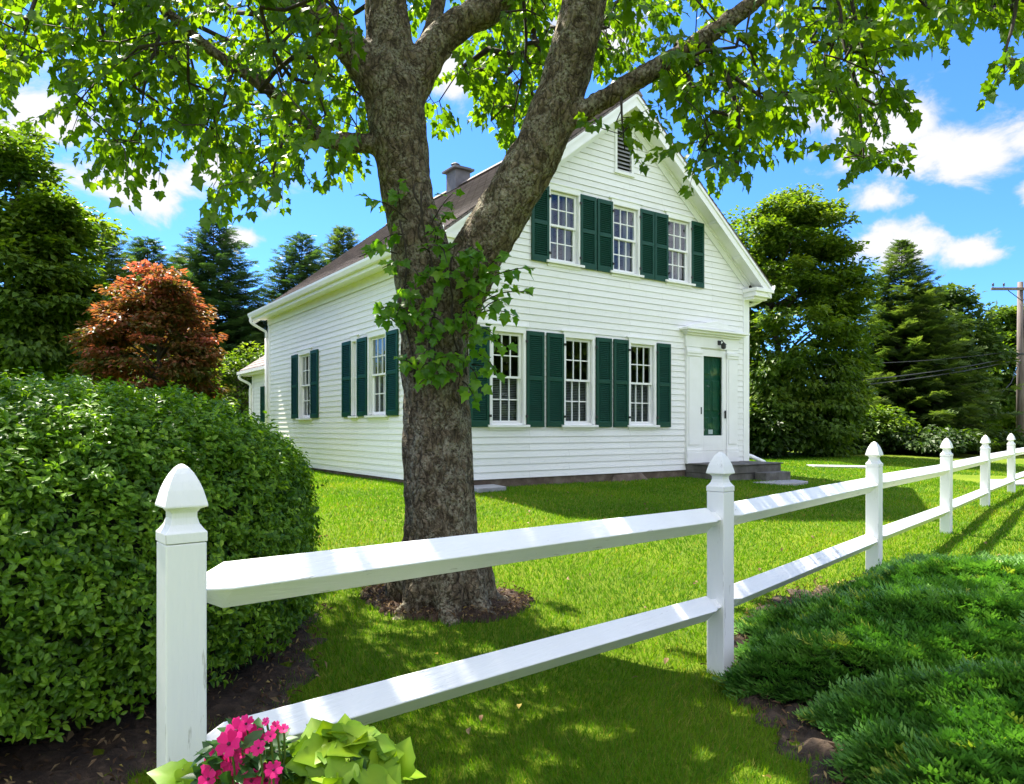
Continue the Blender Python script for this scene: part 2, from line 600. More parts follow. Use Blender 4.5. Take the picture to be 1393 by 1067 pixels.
M['conifer_light'] = mat_leaf('light_conifer_needles', [(0, (.028, .066, .015)), (.5, (.066, .120, .025)), (1, (.145, .20, .04))], (1.4, 1.4, .6), .35, .55, .25)
M['red_leaf'] = mat_leaf('copper_red_foliage', [(0, (.045, .070, .010)), (.35, (.095, .085, .018)), (.62, (.18, .085, .034)), (.85, (.30, .095, .055)), (1, (.38, .12, .09))], (1.8, 1.4, .8), .42, .5, .3)
M['lime_leaf'] = mat_leaf('lime_green_leaves', [(0, (.11, .235, .008)), (.5, (.19, .335, .011)), (1, (.29, .43, .018))], (1.2, 1.1, .6), .4, .45, .3)
M['flower_leaf'] = mat_leaf('flower_green_leaves', [(0, (.018, .055, .012)), (.5, (.035, .10, .02)), (1, (.06, .15, .03))], (1.4, 1.5, .6), .35, .4, .4)
M['pink'] = mat_leaf('pink_petals', [(0, (.52, .008, .12)), (.5, (.75, .016, .20)), (1, (.85, .06, .32))], (1.1, 1, 1), .35, .5, .2)
M['flower_eye'] = mat_simple('dark_flower_eye', [(.3, (.05, .006, .02)), (.7, (.10, .01, .03))], 40, 2, .8)
M['stem'] = mat_simple('green_stems', [(.3, (.05, .09, .015)), (.7, (.11, .16, .03))], 20, 3, .6)
M['litter'] = mat_leaf('dry_leaf_litter', [(0, (.05, .03, .018)), (.5, (.15, .09, .05)), (.85, (.30, .22, .12)), (1, (.42, .33, .08))], (1, .9, .7), .2, .8, .15)
M['shaded_leaf'] = mat_leaf('shaded_shrub_foliage', [(0, (.018, .045, .006)), (.5, (.038, .080, .009)), (1, (.09, .14, .016))], (1.8, 1.8, .5), .4, .5, .3)  # darkened foliage colour stands in for deep shade under the right-hand trees
# ================================================================== HOUSE
ANG = math.atan2(1, 1.435)
UX, UY = math.cos(ANG), math.sin(ANG)
HO = ((617 - CX) / FOC * 11.26, 11.26)
W_F, L_S = 7.21, 9.68                      # facade width, depth of the main block
RIDGE, SLOPE, OVER = 7.40, .78, .34        # ridge height, roof pitch, overhang


def roof_z(u):
    return RIDGE - SLOPE * abs(u - W_F / 2)


def hw(u, w, z=0):
    return np.array([HO[0] + UX * u - UY * w, HO[1] + UY * u + UX * w, z])


house = empty('house', (HO[0], HO[1], 0), ANG)
tag(house, 'white clapboard house with dark green shutters and a steep gable', 'house')

# openings on the walls: (x centre, z centre, w, h)
LOW = [(1.01, 2.14, .61, 1.50), (2.52, 2.14, .61, 1.50), (4.07, 2.14, .61, 1.50)]
UPP = [(2.195, 4.785, .62, 1.20), (3.645, 4.785, .62, 1.20), (5.07, 4.785, .62, 1.20)]
DOOR = (6.055, 1.77, .80, 2.30)
VENT = (3.605, 6.42, .36, .80)
SIDE = [(6.80, 2.30, .74, 1.47), (2.78, 2.31, .74, 1.47), (3.86, 2.31, .22, 1.47)]


def rects(lst):
    return [(x - w / 2, x + w / 2, z - h / 2, z + h / 2) for x, z, w, h in lst]


def clapboards(mb, fr, u0, u1, z0, z1, opens, lim=None, exp=.1135):
    """Overlapping boards; fr(u, out, z) -> point; lim(z) -> (umin, umax)."""
    n = int(math.ceil((z1 - z0) / exp))
    for i in range(n):
        a, b = z0 + i * exp, min(z0 + (i + 1) * exp, z1)
        mid = (a + b) / 2
        cuts = sorted((r[0], r[1]) for r in opens if r[2] < mid < r[3])
        spans, s = [], u0
        for c0, c1 in cuts:
            if c0 > s:
                spans.append((s, c0))
            s = max(s, c1)
        if s < u1:
            spans.append((s, u1))
        for s0, s1 in spans:
            if lim:
                la, lb = lim(a), lim(b)
                a0, a1, b0, b1 = max(s0, la[0]), min(s1, la[1]), max(s0, lb[0]), min(s1, lb[1])
                if a1 <= a0:
                    continue
                if b1 < b0:
                    b0 = b1 = (b0 + b1) / 2
            else:
                a0, a1, b0, b1 = s0, s1, s0, s1
            # butt joints here and there
            t = .017 + random.uniform(-.0015, .0015)
            dz = random.uniform(-.002, .002)
            p = [fr(a0, t, a + dz), fr(a1, t, a + dz), fr(b1, .003, b + .004), fr(b0, .003, b + .004),
                 fr(a0, 0, a + dz), fr(a1, 0, a + dz)]
            mb.add(p, [(0, 1, 2, 3), (0, 4, 5, 1)])
    return mb


def half(z):
    return max(0.0, (RIDGE - .12 - z) / SLOPE)


fb = clapboards(MB(), lambda u, o, z: (u, -o, z), 0, W_F, .50, 7.1, rects(LOW + UPP + [DOOR, VENT]),
                lambda z: (W_F / 2 - half(z), W_F / 2 + half(z)))
fb.build('front_wall', M['white_siding'], house)
clapboards(MB(), lambda u, o, z: (-o, u, z), 0, L_S, .42, 4.32, rects(SIDE)).build('side_wall', M['white_siding'], house)
mb = MB()
mb.add([(W_F, 0, .4), (W_F, L_S, .4), (W_F, L_S, 4.3), (W_F, 0, 4.3)], [(0, 1, 2, 3)])
mb.build('side_wall', M['white_siding'], house)
mb = MB()
mb.add([(0, L_S, .4), (W_F, L_S, .4), (W_F, L_S, 4.3), (W_F / 2, L_S, RIDGE - .15), (0, L_S, 4.3)], [(4, 3, 2, 1, 0)])
mb.build('rear_wall', M['white_siding'], house)
# dim floor-to-ceiling partition inside, so that rooms are not one open hall
mb = MB()
mb.box(.15, W_F - .15, 1.6, 1.66, .45, 4.3)
mb.box(1.5, 1.56, 1.7, L_S - .2, .45, 4.2)
mb.box(.1, W_F - .1, .1, L_S - .1, 3.42, 3.48)
mb.build('inner_partition', M['dark_interior'], house)

# foundation
mb = MB()
mb.box(.03, W_F - .03, .012, .25, -.2, .50)
mb.box(.012, .25, .26, L_S - .03, -.2, .42)
mb.box(W_F - .25, W_F - .03, .26, L_S - .03, -.2, .42)
mb.build('foundation', M['foundation'], house)
# stone patch leaning against the foundation
mb = MB()
mb.hexa([(3.1, -.16, .2), (4.3, -.16, .2), (4.3, .0, .2), (3.1, .0, .2), (3.35, -.03, .46), (4.05, -.02, .49), (4.05, .0, .49), (3.35, .0, .46)])
mb.build('foundation_stone', M['foundation'], house, bevel=.02)

# corner boards (slim at the front-left corner as there), water table
mb = MB()
mb.box(W_F - .17, W_F + .022, -.026, -.001, .50, 4.30)
mb.box(W_F + .001, W_F + .026, -.001, .14, .50, 4.30)
mb.build('corner_board', M['white_trim'], house, bevel=.003)
mb = MB()
mb.box(-.026, .12, -.026, -.001, .50, 4.30)
mb.box(-.026, -.001, -.001, .12, .42, 4.30)
mb.build('corner_board', M['white_trim'], house, bevel=.003)
mb = MB()
mb.box(-.026, -.001, L_S - .14, L_S + .02, .42, 4.30)
mb.build('corner_board', M['white_trim'], house, bevel=.003)

# roof: shingle courses as low steps, each slope its own part with its own axes
SL = math.hypot(1, SLOPE)
span = (W_F / 2 + OVER) * SL


PITCH = math.atan(SLOPE)
for sgn in (-1, 1):
    x0, x1 = (-(L_S + .3), OVER + .02) if sgn < 0 else (-OVER - .02, L_S + .3)
    mb = MB()
    n = int(span / .13)
    for i in range(n):
        a, b = span * i / n, span * (i + 1) / n
        mb.add([(x0, -a, -.004), (x1, -a, -.004), (x1, -b, .012), (x0, -b, .012), (x0, -b, -.004), (x1, -b, -.004)],
               [(0, 3, 2, 1), (3, 4, 5, 2)])
    mb.box(x0 + .003, x1 - .003, -span + .004, 0, -.045, -.008)
    o = mb.build('roof', M['shingle'], house)
    ey = Vector((-sgn * math.cos(PITCH), 0, math.sin(PITCH)))
    ex = Vector((0, sgn, 0))
    mt = Matrix((ex, ey, ex.cross(ey))).transposed().to_4x4()
    mt.translation = (W_F / 2, 0, RIDGE)
    o.matrix_local = mt
mb = MB()
mb.prism_y([(W_F / 2 - .14, RIDGE - .075), (W_F / 2 + .14, RIDGE - .075), (W_F / 2, RIDGE + .05)], -OVER - .03, L_S + .31)
mb.build('ridge_cap', M['shingle'], house)


def rake(mb, sgn, d0, d1, y0, y1, s0=0.0, s1=None):
    """A board under the roof slope between drops d0 < d1 below the shingles."""
    e = W_F / 2 + OVER if s1 is None else s1
    c = W_F / 2
    pts = [(c + sgn * s0, RIDGE - SLOPE * s0 - d1), (c + sgn * e, RIDGE - SLOPE * e - d1),
           (c + sgn * e, RIDGE - SLOPE * e - d0), (c + sgn * s0, RIDGE - SLOPE * s0 - d0)]
    if sgn < 0:
        pts = pts[::-1]
    mb.prism_y(pts, y0, y1)


for sgn in (-1, 1):
    mb = MB()
    rake(mb, sgn, .055, .27, -OVER, -OVER + .028)                      # barge board
    rake(mb, sgn, .052, .115, -OVER - .022, -OVER - .001)              # crown strip
    mb.build('barge_board', M['white_trim'], house)
    mb = MB()
    rake(mb, sgn, .17, .19, -OVER + .030, -.035, s1=W_F / 2 + .2)
    mb.build('soffit', M['white_trim'], house)
    mb = MB()
    rake(mb, sgn, .192, .40, -.034, -.019, s1=W_F / 2)
    rake(mb, sgn, .192, .25, -.06, -.035, s1=W_F / 2)
    mb.build('frieze_board', M['white_trim'], house)
    for s in (1.45, 2.25, 3.0):
        mb = MB()
        rake(mb, sgn, .192, .25, -OVER + .05, -.11, s0=s, s1=s + .10)
        mb.build('soffit_block', M['white_trim'], house)
    # cornice return
    x0, x1 = (W_F - .20, W_F + OVER + .06) if sgn > 0 else (-OVER - .06, .34)
    mb = MB()
    mb.box(x0, x1, -OVER - .03, .02, 4.17, 4.245)
    mb.box(x0 + .03, x1 - .03, -OVER + .01, .01, 4.07, 4.169)
    mb.box(x0 + .06, x1 - .09, -OVER + .08, .0, 4.02, 4.069)
    mb.build('cornice_return', M['white_trim'], house, bevel=.006)
    # eave along the side: soffit, fascia
    mb = MB()
    if sgn < 0:
        mb.box(-OVER, -.02, .03, L_S + .28, 4.205, 4.225)
        mb.box(-OVER - .02, -OVER - .001, .03, L_S + .28, 4.16, 4.36)
        mb.box(-.045, -.020, .03, L_S, 4.03, 4.204)
    else:
        mb.box(W_F + .02, W_F + OVER, .03, L_S + .28, 4.205, 4.225)
        mb.box(W_F + OVER + .001, W_F + OVER + .02, .03, L_S + .28, 4.16, 4.36)
        mb.box(W_F + .020, W_F + .045, .03, L_S, 4.03, 4.204)
    mb.build('eave', M['white_trim'], house)
    # gutter
    g = -OVER - .021 if sgn < 0 else W_F + OVER + .021
    s = -1 if sgn < 0 else 1
    mb = MB()
    prof = [(0, 4.23), (0, 4.35), (.012, 4.35), (.012, 4.245), (.07, 4.245), (.10, 4.335), (.115, 4.345), (.112, 4.30), (.08, 4.23)]
    prof = [(g + s * x, z) for x, z in prof]
    if s < 0:
        prof = prof[::-1]
    mb.prism_y(prof, -OVER + .0, L_S + .3)
    mb.build('gutter', M['white_trim'], house)
mb = MB()   # rear barge boards
for sgn in (-1, 1):
    rake(mb, sgn, .055, .27, L_S + .25, L_S + .28)
mb.build('barge_board', M['white_trim'], house)

# downspouts
mb = MB()
mb.tube(curve([(-OVER - .08, L_S + .15, 4.24), (-OVER - .08, L_S + .15, 4.10), (-.2, L_S + .08, 3.95), (-.075, L_S + .03, 3.86), (-.065, L_S + .02, 3.7)], 5), .038, 8)
mb.tube([(-.065, L_S + .02, 3.7), (-.065, L_S + .02, .5)], .038, 8)
mb.build('downspout', M['white_trim'], house, smooth=True)
mb = MB()
mb.tube(curve([(W_F + OVER + .07, -.16, 4.24), (W_F + OVER + .07, -.14, 4.12), (W_F + .2, -.02, 3.98), (W_F + .075, .10, 3.92), (W_F + .07, .10, 3.8)], 5), .04, 8)
mb.tube([(W_F + .07, .10, 3.8), (W_F + .07, .10, .85)], .04, 8)
mb.tube(curve([(W_F + .07, .10, .9), (W_F + .08, .09, .76), (W_F + .2, .02, .70), (W_F + .42, -.12, .58)], 5), .045, 8)
mb.build('downspout', M['white_trim'], house, smooth=True)


# ---------------------------------------------------------------- windows
def make_window(w, h, cols=3, shade=None, lites=2, curt=False):
    """Local frame: x right (seen from outside), y inward, z up, origin at the centre of the opening."""
    x, z = w / 2, h / 2
    c = .055
    fr = MB()
    fr.box(-x - c, -x, -.036, .02, -z, z)
    fr.box(x, x + c, -.036, .02, -z, z)
    fr.box(-x - c, x + c, -.038, .02, z, z + .10)
    fr.box(-x - c - .05, x + c + .05, -.052, .01, z + .101, z + .125)
    fr.box(-x, -x + .012, .021, .11, -z, z)
    fr.box(x - .012, x, .021, .11, -z, z)
    fr.box(-x, x, .021, .11, z - .012, z)
    win = fr.build('window', M['white_trim'], house, bevel=.003)
    sl = MB()
    sl.hexa([(-x - c - .05, -.085, -z - .055), (x + c + .05, -.085, -z - .055), (x + c + .05, .10, -z - .045), (-x - c - .05, .10, -z - .045),
             (-x - c - .05, -.085, -z - .015), (x + c + .05, -.085, -z - .015), (x + c + .05, .10, -z - .002), (-x - c - .05, .10, -z - .002)])
    sl.box(-x - c, x + c, -.03, .0, -z - .10, -z - .056)
    sl.build('sill', M['white_trim'], win, bevel=.003)
    iw = x - .012
    for k, (z0, z1, y) in enumerate(((0, z - .012, .022), (-z, .035, .058))):
        s = MB()
        m_ = .042
        s.box(-iw, -iw + m_, y, y + .034, z0, z1)
        s.box(iw - m_, iw, y, y + .034, z0, z1)
        s.box(-iw + m_, iw - m_, y, y + .034, z1 - (.036 if k == 0 else .035), z1)
        s.box(-iw + m_, iw - m_, y, y + .034, z0, z0 + (.036 if k == 0 else .055))
        gx, gz0, gz1 = iw - m_, z0 + .036, z1 - .035
        if k == 1:
            gz0 = z0 + .055
        mt = .009
        for i in range(1, cols):
            xx = -gx + 2 * gx * i / cols
            s.box(xx - mt, xx + mt, y + .004, y + .030, gz0, gz1)
        for j in range(1, lites):
            zz = gz0 + (gz1 - gz0) * j / lites
            for i in range(cols):                       # bars butt between the uprights
                s.box(-gx + 2 * gx * i / cols + (mt if i else 0), -gx + 2 * gx * (i + 1) / cols - (mt if i < cols - 1 else 0), y + .005, y + .029, zz - mt, zz + mt)
        s.build('sash', M['white_trim'], win)
        p = MB()
        p.box(-gx - .004, gx + .004, y + .015, y + .019, gz0 - .004, gz1 + .004)
        p.build('pane', M['glass'], win)
    if shade:
        b = MB()
        z0, z1 = -z + .03, -z + .03 + shade * (h - .06)
        n = int((z1 - z0) / .028)
        for i in range(n):
            zz = z0 + (z1 - z0) * i / n
            b.hexa([(-iw + .01, .135, zz), (iw - .01, .135, zz), (iw - .01, .155, zz + .015), (-iw + .01, .155, zz + .015),
                    (-iw + .01, .135, zz + .003), (iw - .01, .135, zz + .003), (iw - .01, .155, zz + .018), (-iw + .01, .155, zz + .018)])
        b.build('blind', M['blind'], win)
    if curt:
        b = MB()
        for sx in (-1, 1):
            pts = []
            n = 14
            xs = [sx * (iw - .01 - (iw * .62) * i / n) for i in range(n + 1)]
            ys = [.17 + .018 * math.sin(i * 2.1) for i in range(n + 1)]
            v = [(a, b_, -z + .02) for a, b_ in zip(xs, ys)] + [(a, b_, z - .02) for a, b_ in zip(xs, ys)]
            b.add(v, [(i, i + 1, n + 2 + i, n + 1 + i) for i in range(n)])
        b.build('curtain', M['curtain'], win)
    # dim room just behind
    return win


def copy_tree(o, parent):
    c = o.copy()
    COL.objects.link(c)
    c.parent = parent
    for ch in list(o.children):
        copy_tree(ch, c)
    return c


def make_shutter(w, h):
    s = MB()
    x, z, t = w / 2, h / 2, .034
    st, rl = .05, .075
    s.box(-x, -x + st, -t, 0, -z, z)
    s.box(x - st, x, -t, 0, -z, z)
    zs = [-z, -z + rl + .02, -.02, .045, z - rl, z]
    s.box(-x + st, x - st, -t, 0, zs[0], zs[1])
    s.box(-x + st, x - st, -t, 0, zs[2], zs[3])
    s.box(-x + st, x - st, -t, 0, zs[4], zs[5])
    for a, b in ((zs[1], zs[2]), (zs[3], zs[4])):
        n = int((b - a) / .034)
        for i in range(n):
            q = a + (b - a) * i / n
            s.hexa([(-x + st, -.030, q), (x - st, -.030, q), (x - st, -.006, q + .024), (-x + st, -.006, q + .024),
                    (-x + st, -.028, q + .007), (x - st, -.028, q + .007), (x - st, -.004, q + .031), (-x + st, -.004, q + .031)])
        s.box(-x + st, x - st, -.003, 0, a, b)
    return s.build('shutter', M['green_paint'], house, bevel=.0025)


def place(o, x, z, wall='front', out=.0):
    if wall == 'front':
        o.location = (x, -out, z)
    else:
        o.location = (-out, x, z)
        o.rotation_euler = (0, 0, -PI / 2)
    return o


def hinge(sh, w, sgn, zs):
    for zz in zs:
        mb = MB()
        mb.box(sgn * (w / 2) - .012, sgn * (w / 2) + .03, -.052, -.036, zz - .02, zz + .02)
        mb.build('hinge', M['black_metal'], sh)


def window_set(proto, spots, wall='front'):
    for i, (x, z, w, h) in enumerate(spots):
        place(proto if i == 0 else copy_tree(proto, house), x, z, wall)


window_set(make_window(.61, 1.50, 3, shade=.5), LOW)
window_set(make_window(.62, 1.20, 3, curt=True), UPP)
window_set(make_window(.74, 1.47, 3, curt=True, shade=.5), SIDE[:2], 'side')
place(make_window(.22, 1.47, 1), *SIDE[2][:2], 'side')

sh_low = make_shutter(.365, 1.60)
hinge(sh_low, .365, 1, (-.62, .62))
first = True
for x in (.455, 1.56, 1.985, 3.095, 3.515, 4.63):
    o = sh_low if first else copy_tree(sh_low, house)
    first = False
    place(o, x, 2.14, 'front', .019)
    if x in (1.56, 3.095, 4.63):
        for ch in o.children:
            ch.location = (-.365 - .018, 0, 0)
sh_up = make_shutter(.365, 1.29)
hinge(sh_up, .365, 1, (-.48, .48))
first = True
for x in (1.665, 2.725, 3.12, 4.18, 4.56, 5.59):
    o = sh_up if first else copy_tree(sh_up, house)
    first = False
    place(o, x, 4.775, 'front', .019)
    if x in (2.725, 4.18, 5.59):
        for ch in o.children:
            ch.location = (-.365 - .018, 0, 0)
sh_sd = make_shutter(.46, 1.53)
first = True
for x in (7.47, 6.13, 4.24, 3.46, 2.12):
    place(sh_sd if first else copy_tree(sh_sd, house), x, 2.31, 'side', .019)
    first = False

# attic louvre
mb = MB()
x, z, w, h = VENT
mb.box(x - w / 2 - .05, x - w / 2, -.035, .02, z - h / 2, z + h / 2)
mb.box(x + w / 2, x + w / 2 + .05, -.035, .02, z - h / 2, z + h / 2)
mb.box(x - w / 2 - .05, x + w / 2 + .05, -.037, .02, z + h / 2, z + h / 2 + .06)
mb.box(x - w / 2 - .07, x + w / 2 + .07, -.055, .02, z - h / 2 - .05, z - h / 2)
vent = mb.build('gable_vent', M['white_trim'], house)
mb = MB()
n = 11
for i in range(n):
    q = z - h / 2 + h * i / n
    mb.hexa([(x - w / 2, -.026, q), (x + w / 2, -.026, q), (x + w / 2, .03, q + .055), (x - w / 2, .03, q + .055),
             (x - w / 2, -.022, q + .012), (x + w / 2, -.022, q + .012), (x + w / 2, .034, q + .067), (x - w / 2, .034, q + .067)])
mb.build('louvre', M['slab'], vent)
mb = MB()
mb.add([(x - w / 2, .04, z - h / 2), (x + w / 2, .04, z - h / 2), (x + w / 2, .04, z + h / 2), (x - w / 2, .04, z + h / 2)], [(0, 1, 2, 3)])
mb.build('vent_backing', M['dark_interior'], vent)

# ---------------------------------------------------------------- doorway
dx0, dx1 = 5.66, 6.45
mb = MB()
for a, b in ((5.25, 5.655), (6.455, 6.80)):
    mb.box(a, b, -.06, .02, .62, 2.93)
    mb.box(a + .05, b - .05, -.075, -.0605, .99, 2.72)       # raised panel
    mb.box(a - .02, b + .02, -.09, -.0605, .62, .84)          # plinth
    mb.box(a - .01, b + .01, -.082, -.0605, .841, .90)
    mb.box(a - .015, b + .015, -.085, -.0605, 2.75, 2.80)     # capital
    mb.box(a - .03, b + .03, -.10, -.0605, 2.801, 2.86)
mb.box(dx0 - .004, dx1 + .004, -.05, .03, .62, .86)           # sill board under the door
mb.box(5.22, 6.83, -.07, .02, 2.931, 3.16)                    # frieze
mb.box(5.19, 6.86, -.12, .02, 3.161, 3.20)
mb.box(5.14, 6.91, -.18, .02, 3.201, 3.245)
mb.box(5.08, 6.97, -.24, .02, 3.246, 3.285)
mb.prism_y([(5.10, 3.286), (6.95, 3.286), (6.70, 3.36), (6.03, 3.47), (5.35, 3.36)], -.17, .0)
mb.prism_y([(5.45, 3.30), (6.60, 3.30), (6.03, 3.40)], -.185, -.171)
ds = mb.build('door_surround', M['white_trim'], house, bevel=.004)
st = MB()
st.box(dx0, dx0 + .10, -.045, -.01, .865, 2.90)
st.box(dx1 - .12, dx1, -.045, -.01, .865, 2.90)
st.box(dx0 + .10, dx1 - .12, -.045, -.01, 2.77, 2.90)
st.box(dx0 + .10, dx1 - .12, -.045, -.01, .865, 1.17)
sd = st.build('storm_door', M['white_trim'], house, bevel=.003)
mb = MB()
mb.box(dx0 + .096, dx1 - .116, -.030, -.026, 1.166, 2.774)
mb.build('pane', M['glass'], sd)
mb = MB()
mb.box(dx1 - .055, dx1 - .03, -.075, -.046, 1.52, 1.68)
mb.box(dx1 - .10, dx1 - .04, -.085, -.076, 1.63, 1.65)
mb.build('handle', M['black_metal'], sd)
mb = MB()
mb.box(dx0 + .005, dx0 + .03, -.06, -.046, 1.60, 1.74)
mb.build('latch', M['black_metal'], sd)
dr = MB()
dr.box(dx0 + .02, dx1 - .02, .035, .075, .87, 2.90)
for a, b in ((.12, .36), (.43, .67)):
    for q0, q1 in ((1.02, 1.55), (1.66, 2.30), (2.40, 2.78)):
        dr.hexa([(dx0 + a, .034, q0), (dx0 + b, .034, q0), (dx0 + b, .034, q1), (dx0 + a, .034, q1),
                 (dx0 + a + .03, .020, q0 + .03), (dx0 + b - .03, .020, q0 + .03), (dx0 + b - .03, .020, q1 - .03), (dx0 + a + .03, .020, q1 - .03)])
door = dr.build('front_door', M['green_door'], house, bevel=.004)
mb = MB()
mb.lathe((dx1 - .12, .0, 1.62), [(.001, -.02), (.022, -.012), (.025, 0), (.022, .012), (.001, .02)], 10)
mb.build('knob', M['insulator'], door)
mb = MB()
mb.box(dx0 + .31, dx0 + .44, .010, .018, 1.20, 1.29)
mb.build('door_sticker', M['white_trim'], door)
# lantern over the door
mb = MB()
lx, lz = 6.20, 3.02
mb.box(lx - .045, lx + .045, -.085, -.0705, lz - .01, lz + .08)
mb.tube(curve([(lx, -.085, lz + .05), (lx + .01, -.14, lz + .075), (lx + .015, -.17, lz + .03)], 4), .010, 6)
mb.lathe((lx + .015, -.17, lz - .09), [(.012, -.01), (.04, .0), (.05, .03), (.05, .08), (.062, .085), (.02, .12), (.005, .135)], 8)
mb.build('porch_lantern', M['black_metal'], house)

# step: platform and lower tread
mb = MB()
mb.box(5.27, 7.05, -.92, .01, .45, .605)
mb.box(5.25, 7.09, -.95, .005, .606, .632)
mb.build('door_step', M['concrete'], house, bevel=.012)
mb = MB()
mb.box(6.15, 6.93, -1.22, -.96, .30, .47)
mb.build('door_step', M['concrete'], house, bevel=.015)
mb = MB()
mb.box(5.27, 7.05, -.90, 0, -.1, .448)
mb.build('step_footing', M['concrete'], house)

# chimney on the ridge
cw = 5.95
mb = MB()
c = W_F / 2
mb.box(c - .21, c + .21, cw - .24, cw + .24, 6.9, 7.74)
ch = mb.build('chimney', M['chimney'], house, bevel=.01)
mb = MB()
mb.box(c - .29, c + .29, cw - .32, cw + .32, 7.741, 7.795)
mb.box(c - .23, c + .23, cw - .26, cw + .26, 7.796, 7.83)
mb.build('chimney_cap', M['chimney_cap'], ch, bevel=.008)
mb = MB()
mb.lathe((c - .08, cw, 7.831), [(.07, 0), (.07, .08), (.12, .085), (.10, .11), (.02, .15)], 12)
mb.build('flue_pot', M['chimney_cap'], ch)

# ---------------------------------------------------------------- rear ell
e0, e1, eu0, eu1 = L_S + .005, 12.75, .42, 4.6
er = (eu0 + eu1) / 2
mb = MB()
clapboards(mb, lambda u, o, z: (eu0 - o, u, z), e0, e1, .42, 3.22, [(10.66, 11.30, 1.5, 2.5)])
mb.add([(eu0, e1, .4), (eu1, e1, .4), (eu1, e1, 3.2), (er, e1, 4.55), (eu0, e1, 3.2)], [(4, 3, 2, 1, 0)])
mb.add([(eu1, e0, .4), (eu1, e1, .4), (eu1, e1, 3.2), (eu1, e0, 3.2)], [(0, 1, 2, 3)])
mb.box(eu0 - .026, eu0 - .018, e1 - .12, e1 + .02, .42, 3.2)
mb.build('rear_ell_wall', M['white_siding'], house)
mb = MB()
for sgn in (-1, 1):
    h_ = (eu1 - eu0) / 2 + .3
    pit = 1.45 / ((eu1 - eu0) / 2)
    a, b = er, er + sgn * h_
    za, zb = 4.72, 4.72 - pit * h_
    n = 14
    for i in range(n):
        t0, t1 = i / n, (i + 1) / n
        mb.add([(a + (b - a) * t0, e0 + .003, za + (zb - za) * t0), (a + (b - a) * t0, e1 + .35, za + (zb - za) * t0),
                (a + (b - a) * t1, e1 + .35, za + (zb - za) * t1 + .014), (a + (b - a) * t1, e0 + .003, za + (zb - za) * t1 + .014),
                (a + (b - a) * t1, e1 + .35, za + (zb - za) * t1 - .02), (a + (b - a) * t1, e0 + .003, za + (zb - za) * t1 - .02)], [(0, 1, 2, 3), (3, 2, 4, 5)])
    mb.add([(a, e0 + .003, za - .03), (a, e1 + .34, za - .03), (b, e1 + .34, zb - .03), (b, e0 + .003, zb - .03)], [(0, 1, 2, 3)])
mb.build('rear_ell_roof', M['shingle'], house)
mb = MB()
zb = 4.72 - 1.45 / ((eu1 - eu0) / 2) * ((eu1 - eu0) / 2 + .3)
mb.box(eu0 - .30, eu0 - .28, e0 + .01, e1 + .33, zb - .16, zb - .035)
mb.box(eu0 - .28, eu0, e0 + .01, e1 + .33, zb - .16, zb - .14)
mb.box(eu0 - .39, eu0 - .305, e0 + .01, e1 + .35, zb - .13, zb - .045)
mb.tube(curve([(eu0 - .34, e1 + .2, zb - .13), (eu0 - .34, e1 + .2, zb - .25), (eu0 - .08, e1 + .05, zb - .42), (eu0 - .07, e1 + .05, zb - .6)], 4), .04, 8)
mb.tube([(eu0 - .07, e1 + .05, zb - .6), (eu0 - .07, e1 + .05, .4)], .04, 8)
mb.build('gutter', M['white_trim'], house)
ew = make_window(.62, 1.0, 2)
ew.location = (eu0, 10.98, 2.0)
ew.rotation_euler = (0, 0, -PI / 2)
esh = make_shutter(.42, 1.05)
for i, x in enumerate((11.60, 10.36)):
    place(esh if i == 0 else copy_tree(esh, house), x, 2.0, 'side', .019 - eu0)
mb = MB()
mb.box(eu0 + .5, eu0 + .55, e0 + .2, e1 - .2, .5, 3.1)
mb.build('inner_partition', M['dark_interior'], house)
mb = MB()
mb.box(eu0 + .02, eu0 + .2, e0, e1 - .03, -.2, .42)
mb.build('foundation', M['foundation'], house)
# ================================================================== GROUND AND BEDS
def warp(n, near, far):
    t = np.linspace(-1, 1, n)
    return np.sign(t) * (near * np.abs(t) + (far - near) * np.abs(t) ** 5)


gx = warp(161, 26, 600)
gy = warp(161, 26, 600) + 8
GX, GY = np.meshgrid(gx, gy)
V = np.stack([GX.ravel(), GY.ravel(), ground_z(GX, GY).ravel()], 1)
idx = np.arange(161 * 161).reshape(161, 161)
F = np.stack([idx[:-1, :-1].ravel(), idx[:-1, 1:].ravel(), idx[1:, 1:].ravel(), idx[1:, :-1].ravel()], 1)
tag(mesh_tris('lawn', V, F, M['lawn'], smooth=True), kind='structure')


def in_poly(x, y, poly):
    x, y = np.asarray(x), np.asarray(y)
    r = np.zeros(x.shape, bool)
    n = len(poly)
    for i in range(n):
        x0, y0 = poly[i]
        x1, y1 = poly[(i + 1) % n]
        c = ((y0 > y) != (y1 > y))
        with np.errstate(divide='ignore', invalid='ignore'):
            xi = (x1 - x0) * (y - y0) / (y1 - y0 + 1e-12) + x0
        r ^= c & (x < xi)
    return r


def bed(name, outline, m, mound=.04, rough=.012, seed=0):
    """A sheet of earth lying on the lawn inside a wavy outline."""
    P = np.array(curve(list(outline) + [outline[0]], 8))[:-1]
    r = np.random.default_rng(seed)
    n = len(P)
    c = P.mean(0)
    P = c + (P - c) * (1 + .03 * np.sin(np.arange(n) * 1.7) + r.normal(0, .012, n))[:, None]
    R = 34
    pts, fs = [], []
    for k in range(R + 1):
        s = k / R
        q = c + (P - c) * s
        z = ground_z(q[:, 0], q[:, 1]) + .012 + mound * (1 - s ** 4) + (r.normal(0, rough, n) if 0 < k < R else 0) - (.03 if k == R else 0)
        pts.append(np.column_stack([q, z]))
    V = np.concatenate(pts)
    for k in range(R):
        for i in range(n):
            j = (i + 1) % n
            fs.append((k * n + i, (k + 1) * n + i, (k + 1) * n + j, k * n + j))
    o = tag(mesh_tris(name, V, np.array(fs), m, smooth=True), kind='structure')
    return [tuple(p) for p in P]


